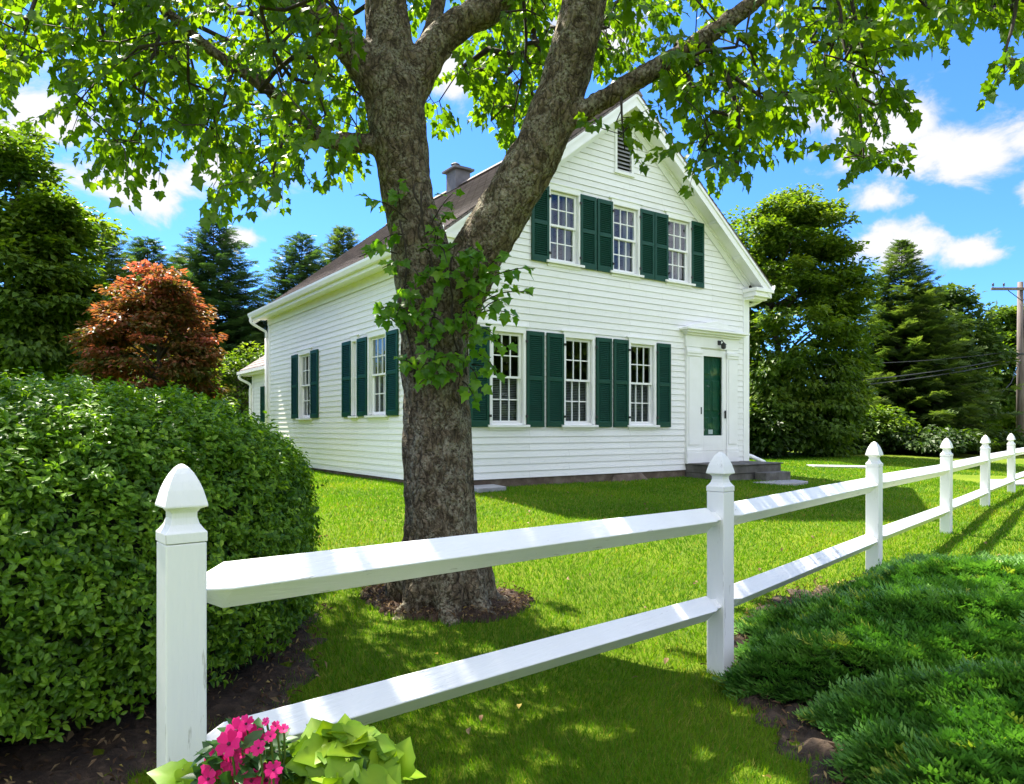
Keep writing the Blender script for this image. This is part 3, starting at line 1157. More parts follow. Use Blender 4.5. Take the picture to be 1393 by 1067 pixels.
TREE = np.array([at(600, 815, 5.1)[0], 5.1])
TZ = gz(*TREE)
BED_J = bed('soil', [(1.12, 1.3), (1.08, 2.2), (1.10, 3.0), (1.10, 3.6), (1.14, 4.1), (1.35, 4.6), (1.75, 5.2), (2.2, 5.75), (2.9, 6.1), (3.8, 6.2), (5.2, 5.6), (5.6, 3.6), (5.0, 1.6), (3.0, 1.0)], M['soil'], .03, .016, 1)
a_ = np.linspace(0, 2 * PI, 15)[:-1]
BED_T = bed('mulch_ring', [(TREE[0] + .04 + (.59 + .07 * math.sin(3 * t)) * math.cos(t), TREE[1] - .03 + (.46 + .05 * math.cos(2 * t)) * math.sin(t)) for t in a_], M['mulch'], .05, .010, 2)
HC = np.array([-2.98, 3.75])
BED_H = bed('soil', [(HC[0] + 1.98 * math.cos(t), HC[1] - .04 + 2.02 * math.sin(t)) for t in a_], M['soil'], .02, .016, 3)

# paved strip by the trees and the end of a drive at the right
mb = MB()


def sheet(px, dz=.02, th=.12):
    b = [(x, y, gz(x, y) + dz) for x, y in px]
    n = len(b)
    mb.add(b + [(x, y, z - th) for x, y, z in b], [tuple(range(n))] + [(i, i + n, (i + 1) % n + n, (i + 1) % n) for i in range(n)])


sheet([(7.6, 18.2), (9.2, 18.35), (9.3, 18.9), (7.6, 18.7)], .035)
tag(mb.build('path', M['pavement']), kind='structure')
mb = MB()
sheet([(9.4, 14.3), (20, 14.9), (40, 16), (40, 18), (20, 16.6), (10.2, 15.6)], .03)
tag(mb.build('driveway', M['pavement']), kind='structure')

# grass ------------------------------------------------------------------
N = 620000
r0, r1 = 1.45, 27.0
# density falls as r^-1.45
q = RNG.random(N)
e = .55
rr = (r0 ** e + q * (r1 ** e - r0 ** e)) ** (1 / e)
th = RNG.uniform(-.80, .72, N)
gxx, gyy = rr * np.sin(th), rr * np.cos(th)
keep = np.ones(N, bool)
for b in (BED_J, BED_T, BED_H):
    c = np.mean(b, 0)
    # ragged edges: blades creep a little into the beds
    sh = 1 - .12 * RNG.random(N) ** 2
    keep &= ~in_poly(c[0] + (gxx - c[0]) / sh, c[1] + (gyy - c[1]) / sh, b)
hu = (gxx - HO[0]) * UX + (gyy - HO[1]) * UY
hv = -(gxx - HO[0]) * UY + (gyy - HO[1]) * UX
keep &= ~((hu > -.0) & (hu < W_F) & (hv > -.0) & (hv < 13))
keep &= ~((hu > 5.2) & (hu < 7.2) & (hv > -.95) & (hv < 0))
keep &= ~((gxx > 7.6) & (gxx < 9.2) & (gyy > 18.25) & (gyy < 18.8))
keep &= ~((gxx > 9.6) & (gyy > 14.4) & (gyy < 17))
gxx, gyy, rr = gxx[keep], gyy[keep], rr[keep]
n = len(gxx)
pos = np.column_stack([gxx, gyy, ground_z(gxx, gyy) - .003])
lean = RNG.normal(0, .42, (n, 2))
cl = np.stack([np.sin(gxx * 3.1 + gyy * 1.7), np.cos(gyy * 2.6 - gxx * 1.2)], 1) * .22
D = unit(np.column_stack([lean + cl, np.ones(n)]))
Nn = rand_dirs(n)
T = np.array([(-.5, 0, 0), (.5, 0, 0), (.38, .5, .06), (-.38, .5, .06), (0, 1, .26)])
TF = np.array([(0, 1, 2), (0, 2, 3), (3, 2, 4)])
patch = .5 + .22 * np.sin(gxx * 1.9 + 1.3 * np.sin(gyy * 1.1)) * np.cos(gyy * 1.6 + .8 * np.sin(gxx * .9))
L = RNG.uniform(.025, .054, n) * (1 + .25 * (RNG.random(n) > .96)) * (.85 + .3 * patch)
w = .0032 * np.maximum(1, rr / 3.2) ** .9 * RNG.uniform(.7, 1.3, n)
var = np.clip(patch + RNG.normal(0, .19, n), 0, 1)
var[RNG.random(n) > .985] = 1.0
V, F, A = scatter(T, TF, pos, D, Nn, L, var, w)
tag(mesh_tris('grass', V, F, M['grass'], None, A), kind='stuff')

# litter on the bare earth ---------------------------------------------------
T, TF = diamond_leaf(.19, .5)
pts = []
for b, k in ((BED_J, 11000), (BED_T, 2600), (BED_H, 7000)):
    P = np.array(b)
    lo, hi = P.min(0), P.max(0)
    q = RNG.uniform(lo, hi, (k * 2, 2))
    pts.append(q[in_poly(q[:, 0], q[:, 1], b)][:k])
q = np.concatenate(pts)
q = q[(q[:, 1] < 6.5) & (q[:, 0] < 3.2)]
n = len(q)
pos = np.column_stack([q, ground_z(q[:, 0], q[:, 1]) + RNG.uniform(.03, .075, n)])
D = unit(np.column_stack([RNG.normal(0, 1, (n, 2)), RNG.normal(0, .25, n)]))
Nn = unit(np.column_stack([RNG.normal(0, .5, (n, 2)), np.ones(n)]))
V, F, A = scatter(T, TF, pos, D, Nn, RNG.uniform(.010, .042, n) * (1 + .6 * (RNG.random(n) > .95)), RNG.random(n) ** 1.5)
T2, TF2 = oval_leaf(.34, .5)
n2 = 260
q = np.column_stack([RNG.uniform(-3, 5, n2), RNG.uniform(2.2, 11, n2)])
pos = np.column_stack([q, ground_z(q[:, 0], q[:, 1]) + RNG.uniform(.035, .06, n2)])
V2, F2, A2 = scatter(T2, TF2, pos, unit(np.column_stack([RNG.normal(0, 1, (n2, 2)), RNG.normal(0, .3, n2)])),
                     unit(np.column_stack([RNG.normal(0, .6, (n2, 2)), np.ones(n2)])), RNG.uniform(.018, .045, n2), RNG.uniform(.45, 1, n2))
F = np.concatenate([F, F2 + len(V)])
V, A = np.concatenate([V, V2]), np.concatenate([A, A2])
tag(mesh_tris('leaf_litter', V, F, M['litter'], None, A), kind='stuff')

# grey flagstones -----------------------------------------------------------
def flag(name, pts, z, label):
    mb = MB()
    n = len(pts)
    mb.add([(x, y, z) for x, y in pts] + [(x, y, z - .07) for x, y in pts],
           [tuple(range(n)), tuple(range(2 * n - 1, n - 1, -1))] + [(i, i + n, (i + 1) % n + n, (i + 1) % n) for i in range(n)])
    o = mb.build(name, M['slab'], bevel=.01)
    return tag(o, label, 'paving slab')


p = [hw(5.6, -1.28), hw(5.75, -1.75), hw(6.1, -1.92), hw(6.7, -1.75), hw(6.85, -1.35), hw(6.3, -1.26)]
flag('paving_slab', [(a[0], a[1]) for a in p], gz(*p[2][:2]) + .05, 'flat grey flagstone on the lawn at the foot of the door step')
p = [hw(.05, -.62), hw(.62, -.55), hw(.72, -.04), hw(.1, -.04)]
flag('paving_slab', [(a[0], a[1]) for a in p], gz(*p[1][:2]) + .07, 'light grey slab against the house foundation beside the big trunk')
# ================================================================== FENCE
fence = empty('post_and_rail_fence', (1.134, 3.94, 0))
tag(fence, 'white two rail fence with acorn topped posts along the lawn', 'fence')
fo = np.array([1.134, 3.94, 0])
FD = np.array([.656, .755])
FANG = math.atan2(.755, .656)
PO = []
for px, top, Y, base in ((247, .100, 2.0, None), (980, .132, 3.94, None), (1189, .119, 6.17, None), (1287, .12, 8.40, None),
                         (1340, .108, 10.63, None), (1376, .100, 12.86, None), (1404, .09, 15.1, None)):
    x = (px - CX) / FOC * Y
    PO.append((x, Y, EYE - top, gz(x, Y)))
w2 = .0525
first = None
for i, (x, y, top, gzv) in enumerate(PO):
    ang = FANG - .10 if i else math.radians(40)
    H = top - gzv
    if first is None:
        p0 = H - .211

        def ring(r, z):
            return [(-r, -r, z), (r, -r, z), (r, r, z), (-r, r, z)]
        b = MB()
        b.rings([ring(w2, -.9), ring(w2, .99)])
        post = b.build('post', M['white_fence'], fence, bevel=.004)
        c = MB()
        prof = [(w2 + .0015, 0), (w2 + .0015, .026), (.048, .033), (.038, .048), (.033, .066), (.033, .080), (.040, .090),
                (w2 + .003, .096), (w2 + .003, .101), (.0515, .118), (.0455, .142), (.037, .165), (.027, .186), (.016, .202), (.006, .211), (.001, .212)]
        c.rings([ring(r, z + .992) for r, z in prof])
        cap = c.build('finial', M['white_fence'], post, bevel=.0015)
        first = post
    else:
        post = first.copy()
        COL.objects.link(post)
        post.parent = fence
        cc = first.children[0].copy()
        COL.objects.link(cc)
        cc.parent = post
    post.location = (x - fo[0], y - fo[1], top - 1.204)
    post.rotation_euler = (RNG.uniform(-.008, .008) * (i > 1), RNG.uniform(-.008, .008) * (i > 1), ang + RNG.uniform(-.03, .03))
# rails: square bars turned on edge, tapered into the posts
for i in range(len(PO) - 1):
    a, b = PO[i], PO[i + 1]
    for hz_ in (.875, .415):
        za, zb = a[2] - 1.225 + hz_, b[2] - 1.225 + hz_ + (-.012 if hz_ > .5 else -.02)
        A, B = Vector((a[0], a[1], za)), Vector((b[0], b[1], zb))
        d = (B - A).normalized()
        A = A + d * (.040 if i else .03)
        B = B - d * .045
        L = (B - A).length
        sd = d.cross(Vector((0, 0, 1))).normalized()
        up = sd.cross(d)
        D_ = .068
        mb = MB()
        rg = []
        for t, r in ((0, .55), (.03, .60), (.085, 1), (L - .10, 1), (L - .05, .62), (L, .56)) if i == 0 else ((0, .56), (.05, .66), (.09, 1), (L - .09, 1), (L - .05, .66), (L, .56)):
            p = A + d * t
            q = []
            e_ = .006
            # lozenge section with slightly eased edges
            for (s, u) in ((1, 0), (0, 1), (-1, 0), (0, -1)):
                q.append(tuple(p + sd * (s * D_ * r) + up * (u * D_ * r) - Vector(fo)))
            rg.append(q)
        mb.rings(rg)
        mb.build('rail', M['white_rail'], fence, bevel=.004)
# ================================================================== THE BIG MAPLE
maple = empty('maple_tree', (TREE[0], TREE[1], TZ))
tag(maple, 'big old maple with forked grey trunk standing behind the fence rails', 'tree')
TB = Vector((TREE[0], TREE[1], TZ))


def limb(pts, n=5):
    """(px, py, depth, radius) -> dense points and radii"""
    q = [list(at(a, b, c)) + [r] for a, b, c, r in pts]
    c = np.array(curve(q, n))
    return c[:, :3], np.maximum(c[:, 3], .004)


big = [
    # trunk, then the main stem
    [(600, 850, 5.1, .33), (600, 815, 5.1, .325), (600, 770, 5.1, .298), (599, 700, 5.1, .280), (595, 600, 5.1, .268), (592, 500, 5.1, .262), (586, 410, 5.12, .262),
     (572, 340, 5.14, .235), (560, 290, 5.15, .205), (546, 210, 5.16, .212), (536, 130, 5.18, .232), (529, 60, 5.2, .185), (522, -30, 5.25, .160), (512, -150, 5.3, .14), (520, -320, 5.3, .10), (510, -480, 5.3, .06)],
    # right-hand fork
    [(612, 450, 5.10, .17), (640, 365, 5.06, .205), (690, 278, 5.0, .200), (735, 198, 4.96, .188), (764, 122, 4.93, .180), (784, 50, 4.9, .172), (800, -25, 4.88, .155), (822, -140, 4.85, .13), (870, -300, 4.8, .09), (900, -430, 4.8, .05)],
    # left upper limb
    [(530, 150, 5.17, .15), (500, 95, 5.12, .145), (478, 66, 5.08, .125), (440, 30, 5.0, .115), (395, -12, 4.95, .108), (330, -90, 4.9, .09), (240, -190, 4.8, .06), (150, -270, 4.7, .035)],
    # right upper limb, curving
    [(545, 150, 5.2, .15), (575, 92, 5.24, .135), (598, 55, 5.28, .13), (628, 30, 5.32, .128), (662, 14, 5.36, .122), (688, -15, 5.4, .112), (715, -80, 5.5, .095), (760, -200, 5.6, .07), (800, -330, 5.6, .04)],
    # thin one behind
    [(566, 90, 5.3, .075), (583, 50, 5.42, .065), (594, 15, 5.5, .06), (602, -40, 5.6, .05), (612, -160, 5.7, .035)],
    # low left branch
    [(530, 205, 5.17, .10), (503, 196, 5.1, .074), (462, 194, 5.02, .066), (432, 184, 4.95, .060), (402, 154, 4.9, .050), (360, 118, 4.85, .045), (300, 78, 4.8, .039), (250, 36, 4.75, .035), (205, -5, 4.7, .031), (130, -70, 4.6, .022), (40, -150, 4.5, .012)],
    # right branch out of the fork
    [(752, 172, 4.95, .10), (786, 156, 4.90, .078), (850, 118, 4.84, .070), (920, 76, 4.8, .066), (980, 38, 4.75, .062), (1035, -6, 4.7, .055), (1110, -70, 4.65, .042), (1210, -140, 4.6, .03), (1330, -220, 4.6, .014)],
    # branches only above the frame
    [(512, -150, 5.3, .10), (400, -280, 5.9, .08), (250, -400, 6.6, .04)],
    [(520, -250, 5.3, .09), (640, -380, 5.0, .06), (760, -560, 4.4, .03)],
    [(822, -140, 4.85, .09), (980, -260, 5.4, .06), (1180, -330, 6.2, .03)],
    [(800, -60, 4.88, .09), (840, -260, 4.0, .06), (900, -620, 3.1, .03)],
    [(500, -100, 5.2, .08), (440, -330, 4.3, .06), (330, -700, 3.3, .03)],
]
roots = []
for k, (a, L) in enumerate([(-2.75, .62), (-2.1, .50), (-1.35, .48), (-.65, .50), (-.05, .62), (.9, .5), (1.9, .5), (2.8, .55)]):
    d = Vector((math.cos(a), math.sin(a), 0))
    b = TB
    roots.append(([b + d * .14 + Vector((0, 0, .52)), b + d * .225 + Vector((0, 0, .25)), b + d * .29 + Vector((0, 0, .10)), b + d * (.29 + .1 * L) + Vector((0, 0, .02)), b + d * (.5 + .2 * L) + Vector((0, 0, -.12))],
                  [.09, .115, .10, .075, .03]))
mb = MB()
LP, LR = [], []
for l in big:
    p, r = limb(l)
    LP.append(p)
    LR.append(r)
    mb.tube(p, r * .875, 14)
for p, r in roots:
    c = np.array(curve([list(a) + [b] for a, b in zip(p, r)], 4))
    mb.tube(c[:, :3], c[:, 3], 10)
src = mb.build('trunk_source', M['bark'])
rm = src.modifiers.new('r', 'REMESH')
rm.mode = 'VOXEL'
rm.voxel_size = .02
sm = src.modifiers.new('s', 'SMOOTH')
sm.factor = .5
sm.iterations = 4
dg = bpy.context.evaluated_depsgraph_get()
me = bpy.data.meshes.new_from_object(src.evaluated_get(dg))
bpy.data.objects.remove(src, do_unlink=True)
nv = len(me.vertices)
co = np.empty(nv * 3, np.float32)
me.vertices.foreach_get('co', co)
co = co.reshape(-1, 3)
nr = np.empty(nv * 3, np.float32)
me.vertex_normals.foreach_get('vector', nr)
nr = nr.reshape(-1, 3)
dd = np.empty(nv)
for i in range(nv):
    x, y, z = (float(c) for c in co[i])
    a = mnoise.noise((x * 9, y * 9, z * 3.2))
    b = mnoise.noise((x * 26 + 5, y * 26, z * 9))
    c = 1 - abs(mnoise.noise((x * 17, y * 17 + 9, z * 5.5))) * 2
    low = max(0, 1 - (z - TZ) / .5)
    dd[i] = .012 * a + .006 * b + .010 * c + low * .02 * mnoise.noise((x * 14, y * 14, z * 2 + 4))
z_ = co[:, 2]
amp = np.clip(1.25 - (z_ - 1.5) * .12, .55, 1.25)
co = co + nr * (dd * amp)[:, None] - np.array(TB)
me.vertices.foreach_set('co', co.astype(np.float32).ravel())
me.polygons.foreach_set('use_smooth', np.ones(len(me.polygons), bool))
me.materials.clear()
me.materials.append(M['bark'])
me.update()
me.name = 'trunk'
tr = bpy.data.objects.new('trunk', me)
COL.objects.link(tr)
tr.parent = maple

# -------- foliage: twig anchors inside the outline the crown has, joined to the limbs
REG = [
    ([(1190, -60), (1460, -60), (1460, 52), (1380, 44), (1300, 34), (1210, 16)], 52, 4.1, 5.9),
    # outline, number of twigs, nearest and farthest depth
    ([(-90, -60), (240, -60), (250, 15), (232, 78), (205, 92), (178, 45), (140, 78), (92, 82), (72, 108), (34, 96), (22, 142), (-90, 160)], 135, 3.9, 5.6),
    ([(158, -40), (150, 40), (128, 92), (104, 130), (96, 160), (128, 196), (142, 236), (160, 252), (183, 228), (205, 245), (222, 228), (236, 196), (232, 150), (248, 100), (255, -40)], 86, 4.0, 5.6),
    ([(250, -40), (240, 100), (244, 160), (232, 212), (260, 226), (288, 205), (298, 236), (284, 276), (312, 294), (330, 280), (330, 252), (366, 280), (388, 300), (408, 288), (434, 278), (430, 245), (425, 220), (468, 246), (488, 232), (500, 205), (496, 100), (478, -40)], 255, 4.0, 7.8),
    ([(632, -40), (792, -40), (766, 70), (742, 138), (716, 192), (692, 212), (668, 192), (652, 160), (614, 128), (608, 114), (650, 66), (662, 40)], 150, 5.2, 8.0),
    ([(556, -40), (602, -40), (590, 26), (566, 36)], 10, 5.6, 7.5),
    ([(584, 138), (604, 144), (600, 170), (586, 172)], 5, 5.5, 6.3),
    ([(814, -40), (872, -40), (900, 20), (880, 58), (850, 86), (822, 112), (795, 104), (800, 50)], 46, 5.0, 7.0),
    ([(905, -40), (1012, -40), (972, 14), (938, 32), (926, 10)], 14, 4.6, 6.0),
    ([(838, 168), (866, 162), (868, 184), (850, 206), (836, 222), (816, 200), (832, 188)], 7, 4.5, 4.9),
    ([(886, 88), (945, 48), (988, 62), (1010, 78), (1042, 102), (1050, 130), (1038, 168), (1080, 198), (1074, 218), (1050, 208), (1030, 222), (1008, 240), (986, 258), (966, 258), (944, 215), (936, 185), (926, 158), (902, 130), (884, 116)], 90, 4.2, 5.7),
    ([(1034, -40), (1342, -40), (1400, -40), (1460, -40), (1460, 62), (1395, 56), (1352, 48), (1330, 30), (1300, 44), (1272, 50), (1238, 30), (1202, 22), (1188, 54), (1206, 108), (1220, 138), (1210, 160), (1192, 172), (1172, 178), (1160, 196), (1200, 208), (1224, 232), (1206, 246), (1180, 240), (1158, 250), (1132, 222), (1138, 200), (1148, 184), (1128, 155), (1108, 146), (1088, 146), (1096, 108), (1082, 68), (1070, 46), (1055, 34), (1042, 8)], 172, 4.1, 5.9),
    ([(1050, 140), (1108, 128), (1098, 160), (1062, 160)], 8, 3.9, 4.6),
    ([(1360, 90), (1395, 82), (1425, 90), (1412, 106), (1368, 118)], 7, 3.7, 4.4),
]
tw = []
for poly, cnt, y0, y1 in REG:
    P = np.array(poly, float)
    lo, hi = P.min(0), P.max(0)
    got = 0
    while got < cnt:
        x, y = RNG.uniform(lo[0], hi[0]), RNG.uniform(lo[1], hi[1])
        if in_poly([x], [y + 20], poly)[0]:
            tw.append(at(x, y - 4, y0 + (y1 - y0) * RNG.random() ** 1.15))
            got += 1
NF = len(tw)
# the rest of the crown, above the frame
cc, cr = np.array([-.35, 5.3, 6.5]), np.array([5.4, 4.6, 3.0])
want = NF + 420
hubs = rand_dirs(74) * (RNG.uniform(.2, 1, 74) ** .5)[:, None]
while len(tw) < want:
    d = hubs[RNG.integers(0, len(hubs))]
    p = cc + d * cr + RNG.normal(0, .30, 3)
    if p[2] < 3.4:
        continue
    if p[1] > .3:
        py = HOR - (p[2] - EYE) / p[1] * FOC
        px = CX + p[0] / p[1] * FOC
        if py > -70 and -120 < px < 1500:
            continue
    tw.append(p)
tw = np.array(tw)

nodes, nrad, parent_ = [], [], []
for p, r in zip(LP, LR):
    b = len(nodes)
    for i in range(len(p)):
        if p[i][2] < 3.0:
            parent_.append(-1)
        else:
            parent_.append(-1)
        nodes.append(p[i])
        nrad.append(r[i])
nodes = [np.array(a) for a in nodes]
ok = np.array([a[2] > 3.0 for a in nodes])
nl0 = len(nodes)
# a few drawn hanging branches
hang = [
    [(958, 52, 4.76, .022), (984, 92, 4.7, .019), (1000, 140, 4.66, .015), (1006, 190, 4.62, .009), (1004, 232, 4.6, .004)],
    [(990, 98, 4.7, .014), (1030, 128, 4.6, .010), (1052, 142, 4.55, .006)],
    [(1124, -75, 4.6, .026), (1150, 60, 4.5, .018), (1164, 115, 4.46, .013), (1172, 175, 4.44, .008), (1176, 228, 4.42, .004)],
    [(1146, -60, 4.5, .016), (1168, 45, 4.4, .010), (1180, 90, 4.35, .004)],
    [(1400, -120, 4.2, .016), (1380, 22, 4.1, .010), (1370, 62, 4.05, .007), (1366, 100, 4.0, .003)],
    [(1022, 8, 4.7, .010), (1016, 40, 4.66, .006), (1012, 78, 4.64, .003)],
    [(318, 88, 4.8, .016), (306, 130, 4.72, .012), (290, 170, 4.66, .008), (276, 215, 4.6, .004)],
    [(228, 20, 4.72, .014), (210, 70, 4.6, .011), (196, 120, 4.55, .008), (190, 190, 4.5, .004)],
    [(400, 154, 4.9, .014), (384, 195, 4.8, .010), (372, 235, 4.75, .007), (384, 270, 4.7, .004)],
    [(190, -14, 4.7, .014), (168, 10, 4.55, .010), (163, 60, 4.5, .005)],
    [(60, -130, 4.5, .016), (48, 0, 4.3, .012), (20, 40, 4.2, .007), (0, 80, 4.1, .004)],
    [(845, 122, 4.85, .010), (846, 160, 4.75, .007), (850, 205, 4.7, .003)],
    [(705, -60, 5.5, .02), (716, 60, 5.6, .012), (700, 150, 5.65, .006)],
]
tube_list = []
for l in hang:
    p, r = limb(l, 4)
    tube_list.append((p, r))
    nodes += [np.array(a) for a in p]
    nrad += list(r)
ok = np.concatenate([ok, np.ones(len(nodes) - nl0, bool)])
ND = np.array(nodes)
ND[~ok] = 1e5
cnt = len(ND)
cap_ = cnt + len(tw) * 5
A = np.full((cap_, 3), 1e5)
A[:cnt] = ND
par = np.full(cap_, -1)
best = np.full(len(tw), 1e9)
bi = np.zeros(len(tw), int)
for k in range(len(tw)):
    d = np.linalg.norm(A[:cnt] - tw[k], axis=1)
    # prefer to hang from something above
    d = d + .35 * np.maximum(0, tw[k][2] - A[:cnt, 2])
    bi[k] = d.argmin()
    best[k] = d[bi[k]]
alive = np.ones(len(tw), bool)
edges = []
twig_node = np.zeros(len(tw), int)
for _ in range(len(tw)):
    k = int(np.where(alive, best, 1e9).argmin())
    alive[k] = False
    p0, p1 = A[bi[k]], tw[k]
    d = p1 - p0
    L = np.linalg.norm(d)
    m = max(1, min(4, int(L / .22)))
    prev = bi[k]
    off = RNG.normal(0, .06, 3) * L + np.array([0, 0, .10 * L])
    new = []
    for j in range(1, m + 1):
        t = j / m
        A[cnt] = p0 + d * t + off * math.sin(PI * t)
        par[cnt] = prev
        prev = cnt
        new.append(cnt)
        cnt += 1
    twig_node[k] = prev
    edges.append((bi[k], new))
    for n_ in new:
        dd_ = np.linalg.norm(tw - A[n_], axis=1) + .35 * np.maximum(0, tw[:, 2] - A[n_, 2])
        c = dd_ < best
        best[c] = dd_[c]
        bi[c] = n_
load = np.zeros(cap_)
for k in range(len(tw)):
    n_ = twig_node[k]
    while n_ >= 0:
        load[n_] += 1
        n_ = par[n_]
mb = MB()
for p, r in tube_list:
    mb.tube(p, r, 6)
for a, new in edges:
    pts = [A[a]] + [A[n_] for n_ in new]
    rd = [.0034 * max(1, load[n_]) ** .42 for n_ in new]
    rd = [rd[0]] + rd
    mb.tube(pts, rd, 5 if rd[0] > .008 else 3)
mb.v = [(v[0] - TB.x, v[1] - TB.y, v[2] - TB.z) for v in mb.v]
mb.build('branches', M['twig'], maple, smooth=True)

# twigs with paired drooping leaves
T, TF = maple_leaf()
P_, D_, N_, S_, V_ = [], [], [], [], []
twv = MB()
for k in range(len(tw)):
    infr = k < NF
    p = tw[k].copy()
    pr = A[par[twig_node[k]]] if par[twig_node[k]] >= 0 else p - np.array([0, 0, -.1])
    d = unit(p - pr)
    out = unit(np.array([p[0] - TREE[0], p[1] - TREE[1], 0]))
    d = unit(d * .5 + out * .45 + RNG.normal(0, .45, 3) + np.array([0, 0, -.35]))
    L = RNG.uniform(.12, .25) if infr else RNG.uniform(.3, .55)
    nl = int(RNG.integers(5, 8)) if infr else int(RNG.integers(7, 11))
    pts = []
    for j in range(nl + 1):
        t = j / nl
        q = p + d * L * t + np.array([0, 0, -.25 * L * t * t])
        pts.append(q)
    twv.tube([pts[0], pts[nl // 2], pts[-1]], [.0035, .0025, .0015], 3)
    side0 = unit(np.cross(d, [0, 0, 1]))
    tone = RNG.normal(.42, .16)
    for j in range(nl):
        q = pts[j + 1]
        for s in ((-1, 1) if j < nl - 1 else (-1, 0, 1)):
            ph = RNG.uniform(-.6, .6) + (j % 2) * .9
            a = side0 * s * math.cos(ph) + np.array([0, 0, 1]) * s * math.sin(ph) * .5
            dirr = unit(a * .75 + d * (.35 + .5 * (s == 0)) + np.array([0, 0, -.55]) + RNG.normal(0, .22, 3))
            sz = RNG.uniform(.050, .084) * (1 if infr else 1.45)
            base = q + unit(a + d * .4 + np.array([0, 0, .1])) * RNG.uniform(.02, .05)
            nrm = unit(np.array([0, 0, 1.0]) + out * .45 + RNG.normal(0, .42, 3))
            P_.append(base)
            D_.append(dirr)
            N_.append(nrm)
            S_.append(sz)
            V_.append(tone + RNG.normal(0, .16))
pos = np.array(P_) - np.array(TB)
V, F, At = scatter(T, TF, pos, np.array(D_), np.array(N_), np.array(S_), np.clip(V_, 0, 1), np.array(S_) * RNG.uniform(.8, 1.05, len(S_)))
mesh_tris('crown', V, F, M['maple_leaf'], maple, At)
twv.v = [(v[0] - TB.x, v[1] - TB.y, v[2] - TB.z) for v in twv.v]
twv.build('twigs', M['twig'], maple)
print('maple leaves', len(pos), 'twigs', len(tw))

# -------- shoots and climbing leaves round the fork
vine = empty('climbing_vine', (TREE[0], TREE[1], TZ))
tag(vine, 'leafy green vine growing round the fork of the big trunk', 'vine')
lp, lr = [], []
shoots = []   # (px, py, depth) start, end, leaves
for _ in range(50):     # collar on the near face of the trunk
    py = RNG.uniform(405, 520) if RNG.random() < .62 else RNG.uniform(330, 420)
    half_ = 56 if py > 400 else 62
    cx = 592 if py > 400 else 592 + (400 - py) * .1
    px = cx + RNG.uniform(-half_, half_) * .97
    if py < 400 and abs(px - 600) > 55:
        continue
    dx = (px - cx) / half_
    Y = 5.1 - math.sqrt(max(.02, 1 - dx * dx)) * .30 - .03
    e = (px + (px - cx) * .30 + RNG.normal(0, 12), py + RNG.uniform(-6, 30), Y - RNG.uniform(.06, .17))
    shoots.append(((px, py, Y), e, int(RNG.integers(4, 7))))
for s, e, n in [((555, 300, 4.96), (495, 270, 4.85), 9), ((552, 320, 4.95), (515, 330, 4.8), 8), ((545, 290, 4.98), (540, 250, 4.85), 7), ((580, 320, 4.9), (618, 262, 4.8), 9),
                ((590, 330, 4.9), (608, 290, 4.75), 9), ((540, 345, 4.9), (488, 350, 4.8), 9), ((545, 420, 4.9), (508, 425, 4.75), 8), ((540, 440, 4.9), (512, 432, 4.7), 6), ((640, 395, 4.9), (690, 345, 4.75), 7),
                ((640, 400, 4.9), (728, 365, 4.7), 8), ((645, 420, 4.9), (722, 398, 4.7), 12), ((645, 430, 4.9), (700, 430, 4.7), 11), ((640, 440, 4.9), (690, 405, 4.7), 10), ((640, 470, 4.9), (690, 470, 4.7), 9), ((640, 480, 4.9), (676, 505, 4.72), 8),
                ((645, 380, 4.9), (680, 372, 4.75), 7), ((640, 500, 4.9), (655, 535, 4.72), 8), ((600, 350, 4.85), (590, 305, 4.7), 8), ((560, 360, 4.85), (520, 365, 4.72), 8), ((640, 450, 4.9), (672, 455, 4.7), 9), ((628, 400, 4.85), (655, 385, 4.7), 9)]:
    shoots.append((s, e, n))
sm_ = MB()
P_, D_, N_, S_, V_ = [], [], [], [], []
for s, e, nl in shoots:
    a, b = at(*s), at(*e)
    d = b - a
    pts = [a + d * t + np.array([0, 0, .12 * np.linalg.norm(d) * math.sin(PI * t)]) for t in np.linspace(0, 1, 5)]
    sm_.tube(pts, [.006, .005, .0042, .0032, .002], 5)
    du = unit(d)
    for j in range(nl):
        t = .25 + .75 * (j + .5) / nl
        q = a + d * t + np.array([0, 0, .12 * np.linalg.norm(d) * math.sin(PI * t)])
        r = RNG.normal(0, 1, 3)
        dirr = unit(r * .55 + du * .3 + np.array([0, -.25, -.55]))
        P_.append(q + unit(r) * .025)
        D_.append(dirr)
        N_.append(unit(np.array([0, -.5, .8]) + RNG.normal(0, .4, 3)))
        S_.append(RNG.uniform(.048, .086))
        V_.append(RNG.normal(.5, .2))
# thin stems creeping on the bark
for px0, py0, px1, py1 in ((560, 520, 545, 300), (600, 520, 575, 260), (630, 510, 600, 340), (580, 500, 610, 330), (612, 350, 640, 420), (575, 330, 566, 250)):
    pts = []
    for t in np.linspace(0, 1, 9):
        px, py = px0 + (px1 - px0) * t + 5 * math.sin(t * 9 + px0), py0 + (py1 - py0) * t
        cx = 594 if py > 400 else 594 - (400 - py) * .22
        dx = np.clip((px - cx) / (58 if py > 400 else 52), -.9, .9)
        pts.append(at(px, py, 5.12 - math.sqrt(1 - dx * dx) * (.275 if py > 380 else .25) - .006))
    sm_.tube(pts, .007, 6)
off = np.array([TREE[0], TREE[1], TZ])
sm_.v = [tuple(np.array(v) - off) for v in sm_.v]
sm_.build('stems', M['twig'], vine, smooth=True)
V, F, At = scatter(T, TF, np.array(P_) - off, np.array(D_), np.array(N_), np.array(S_), np.clip(V_, 0, 1))
mesh_tris('leaves', V, F, M['vine_leaf'], vine, At)
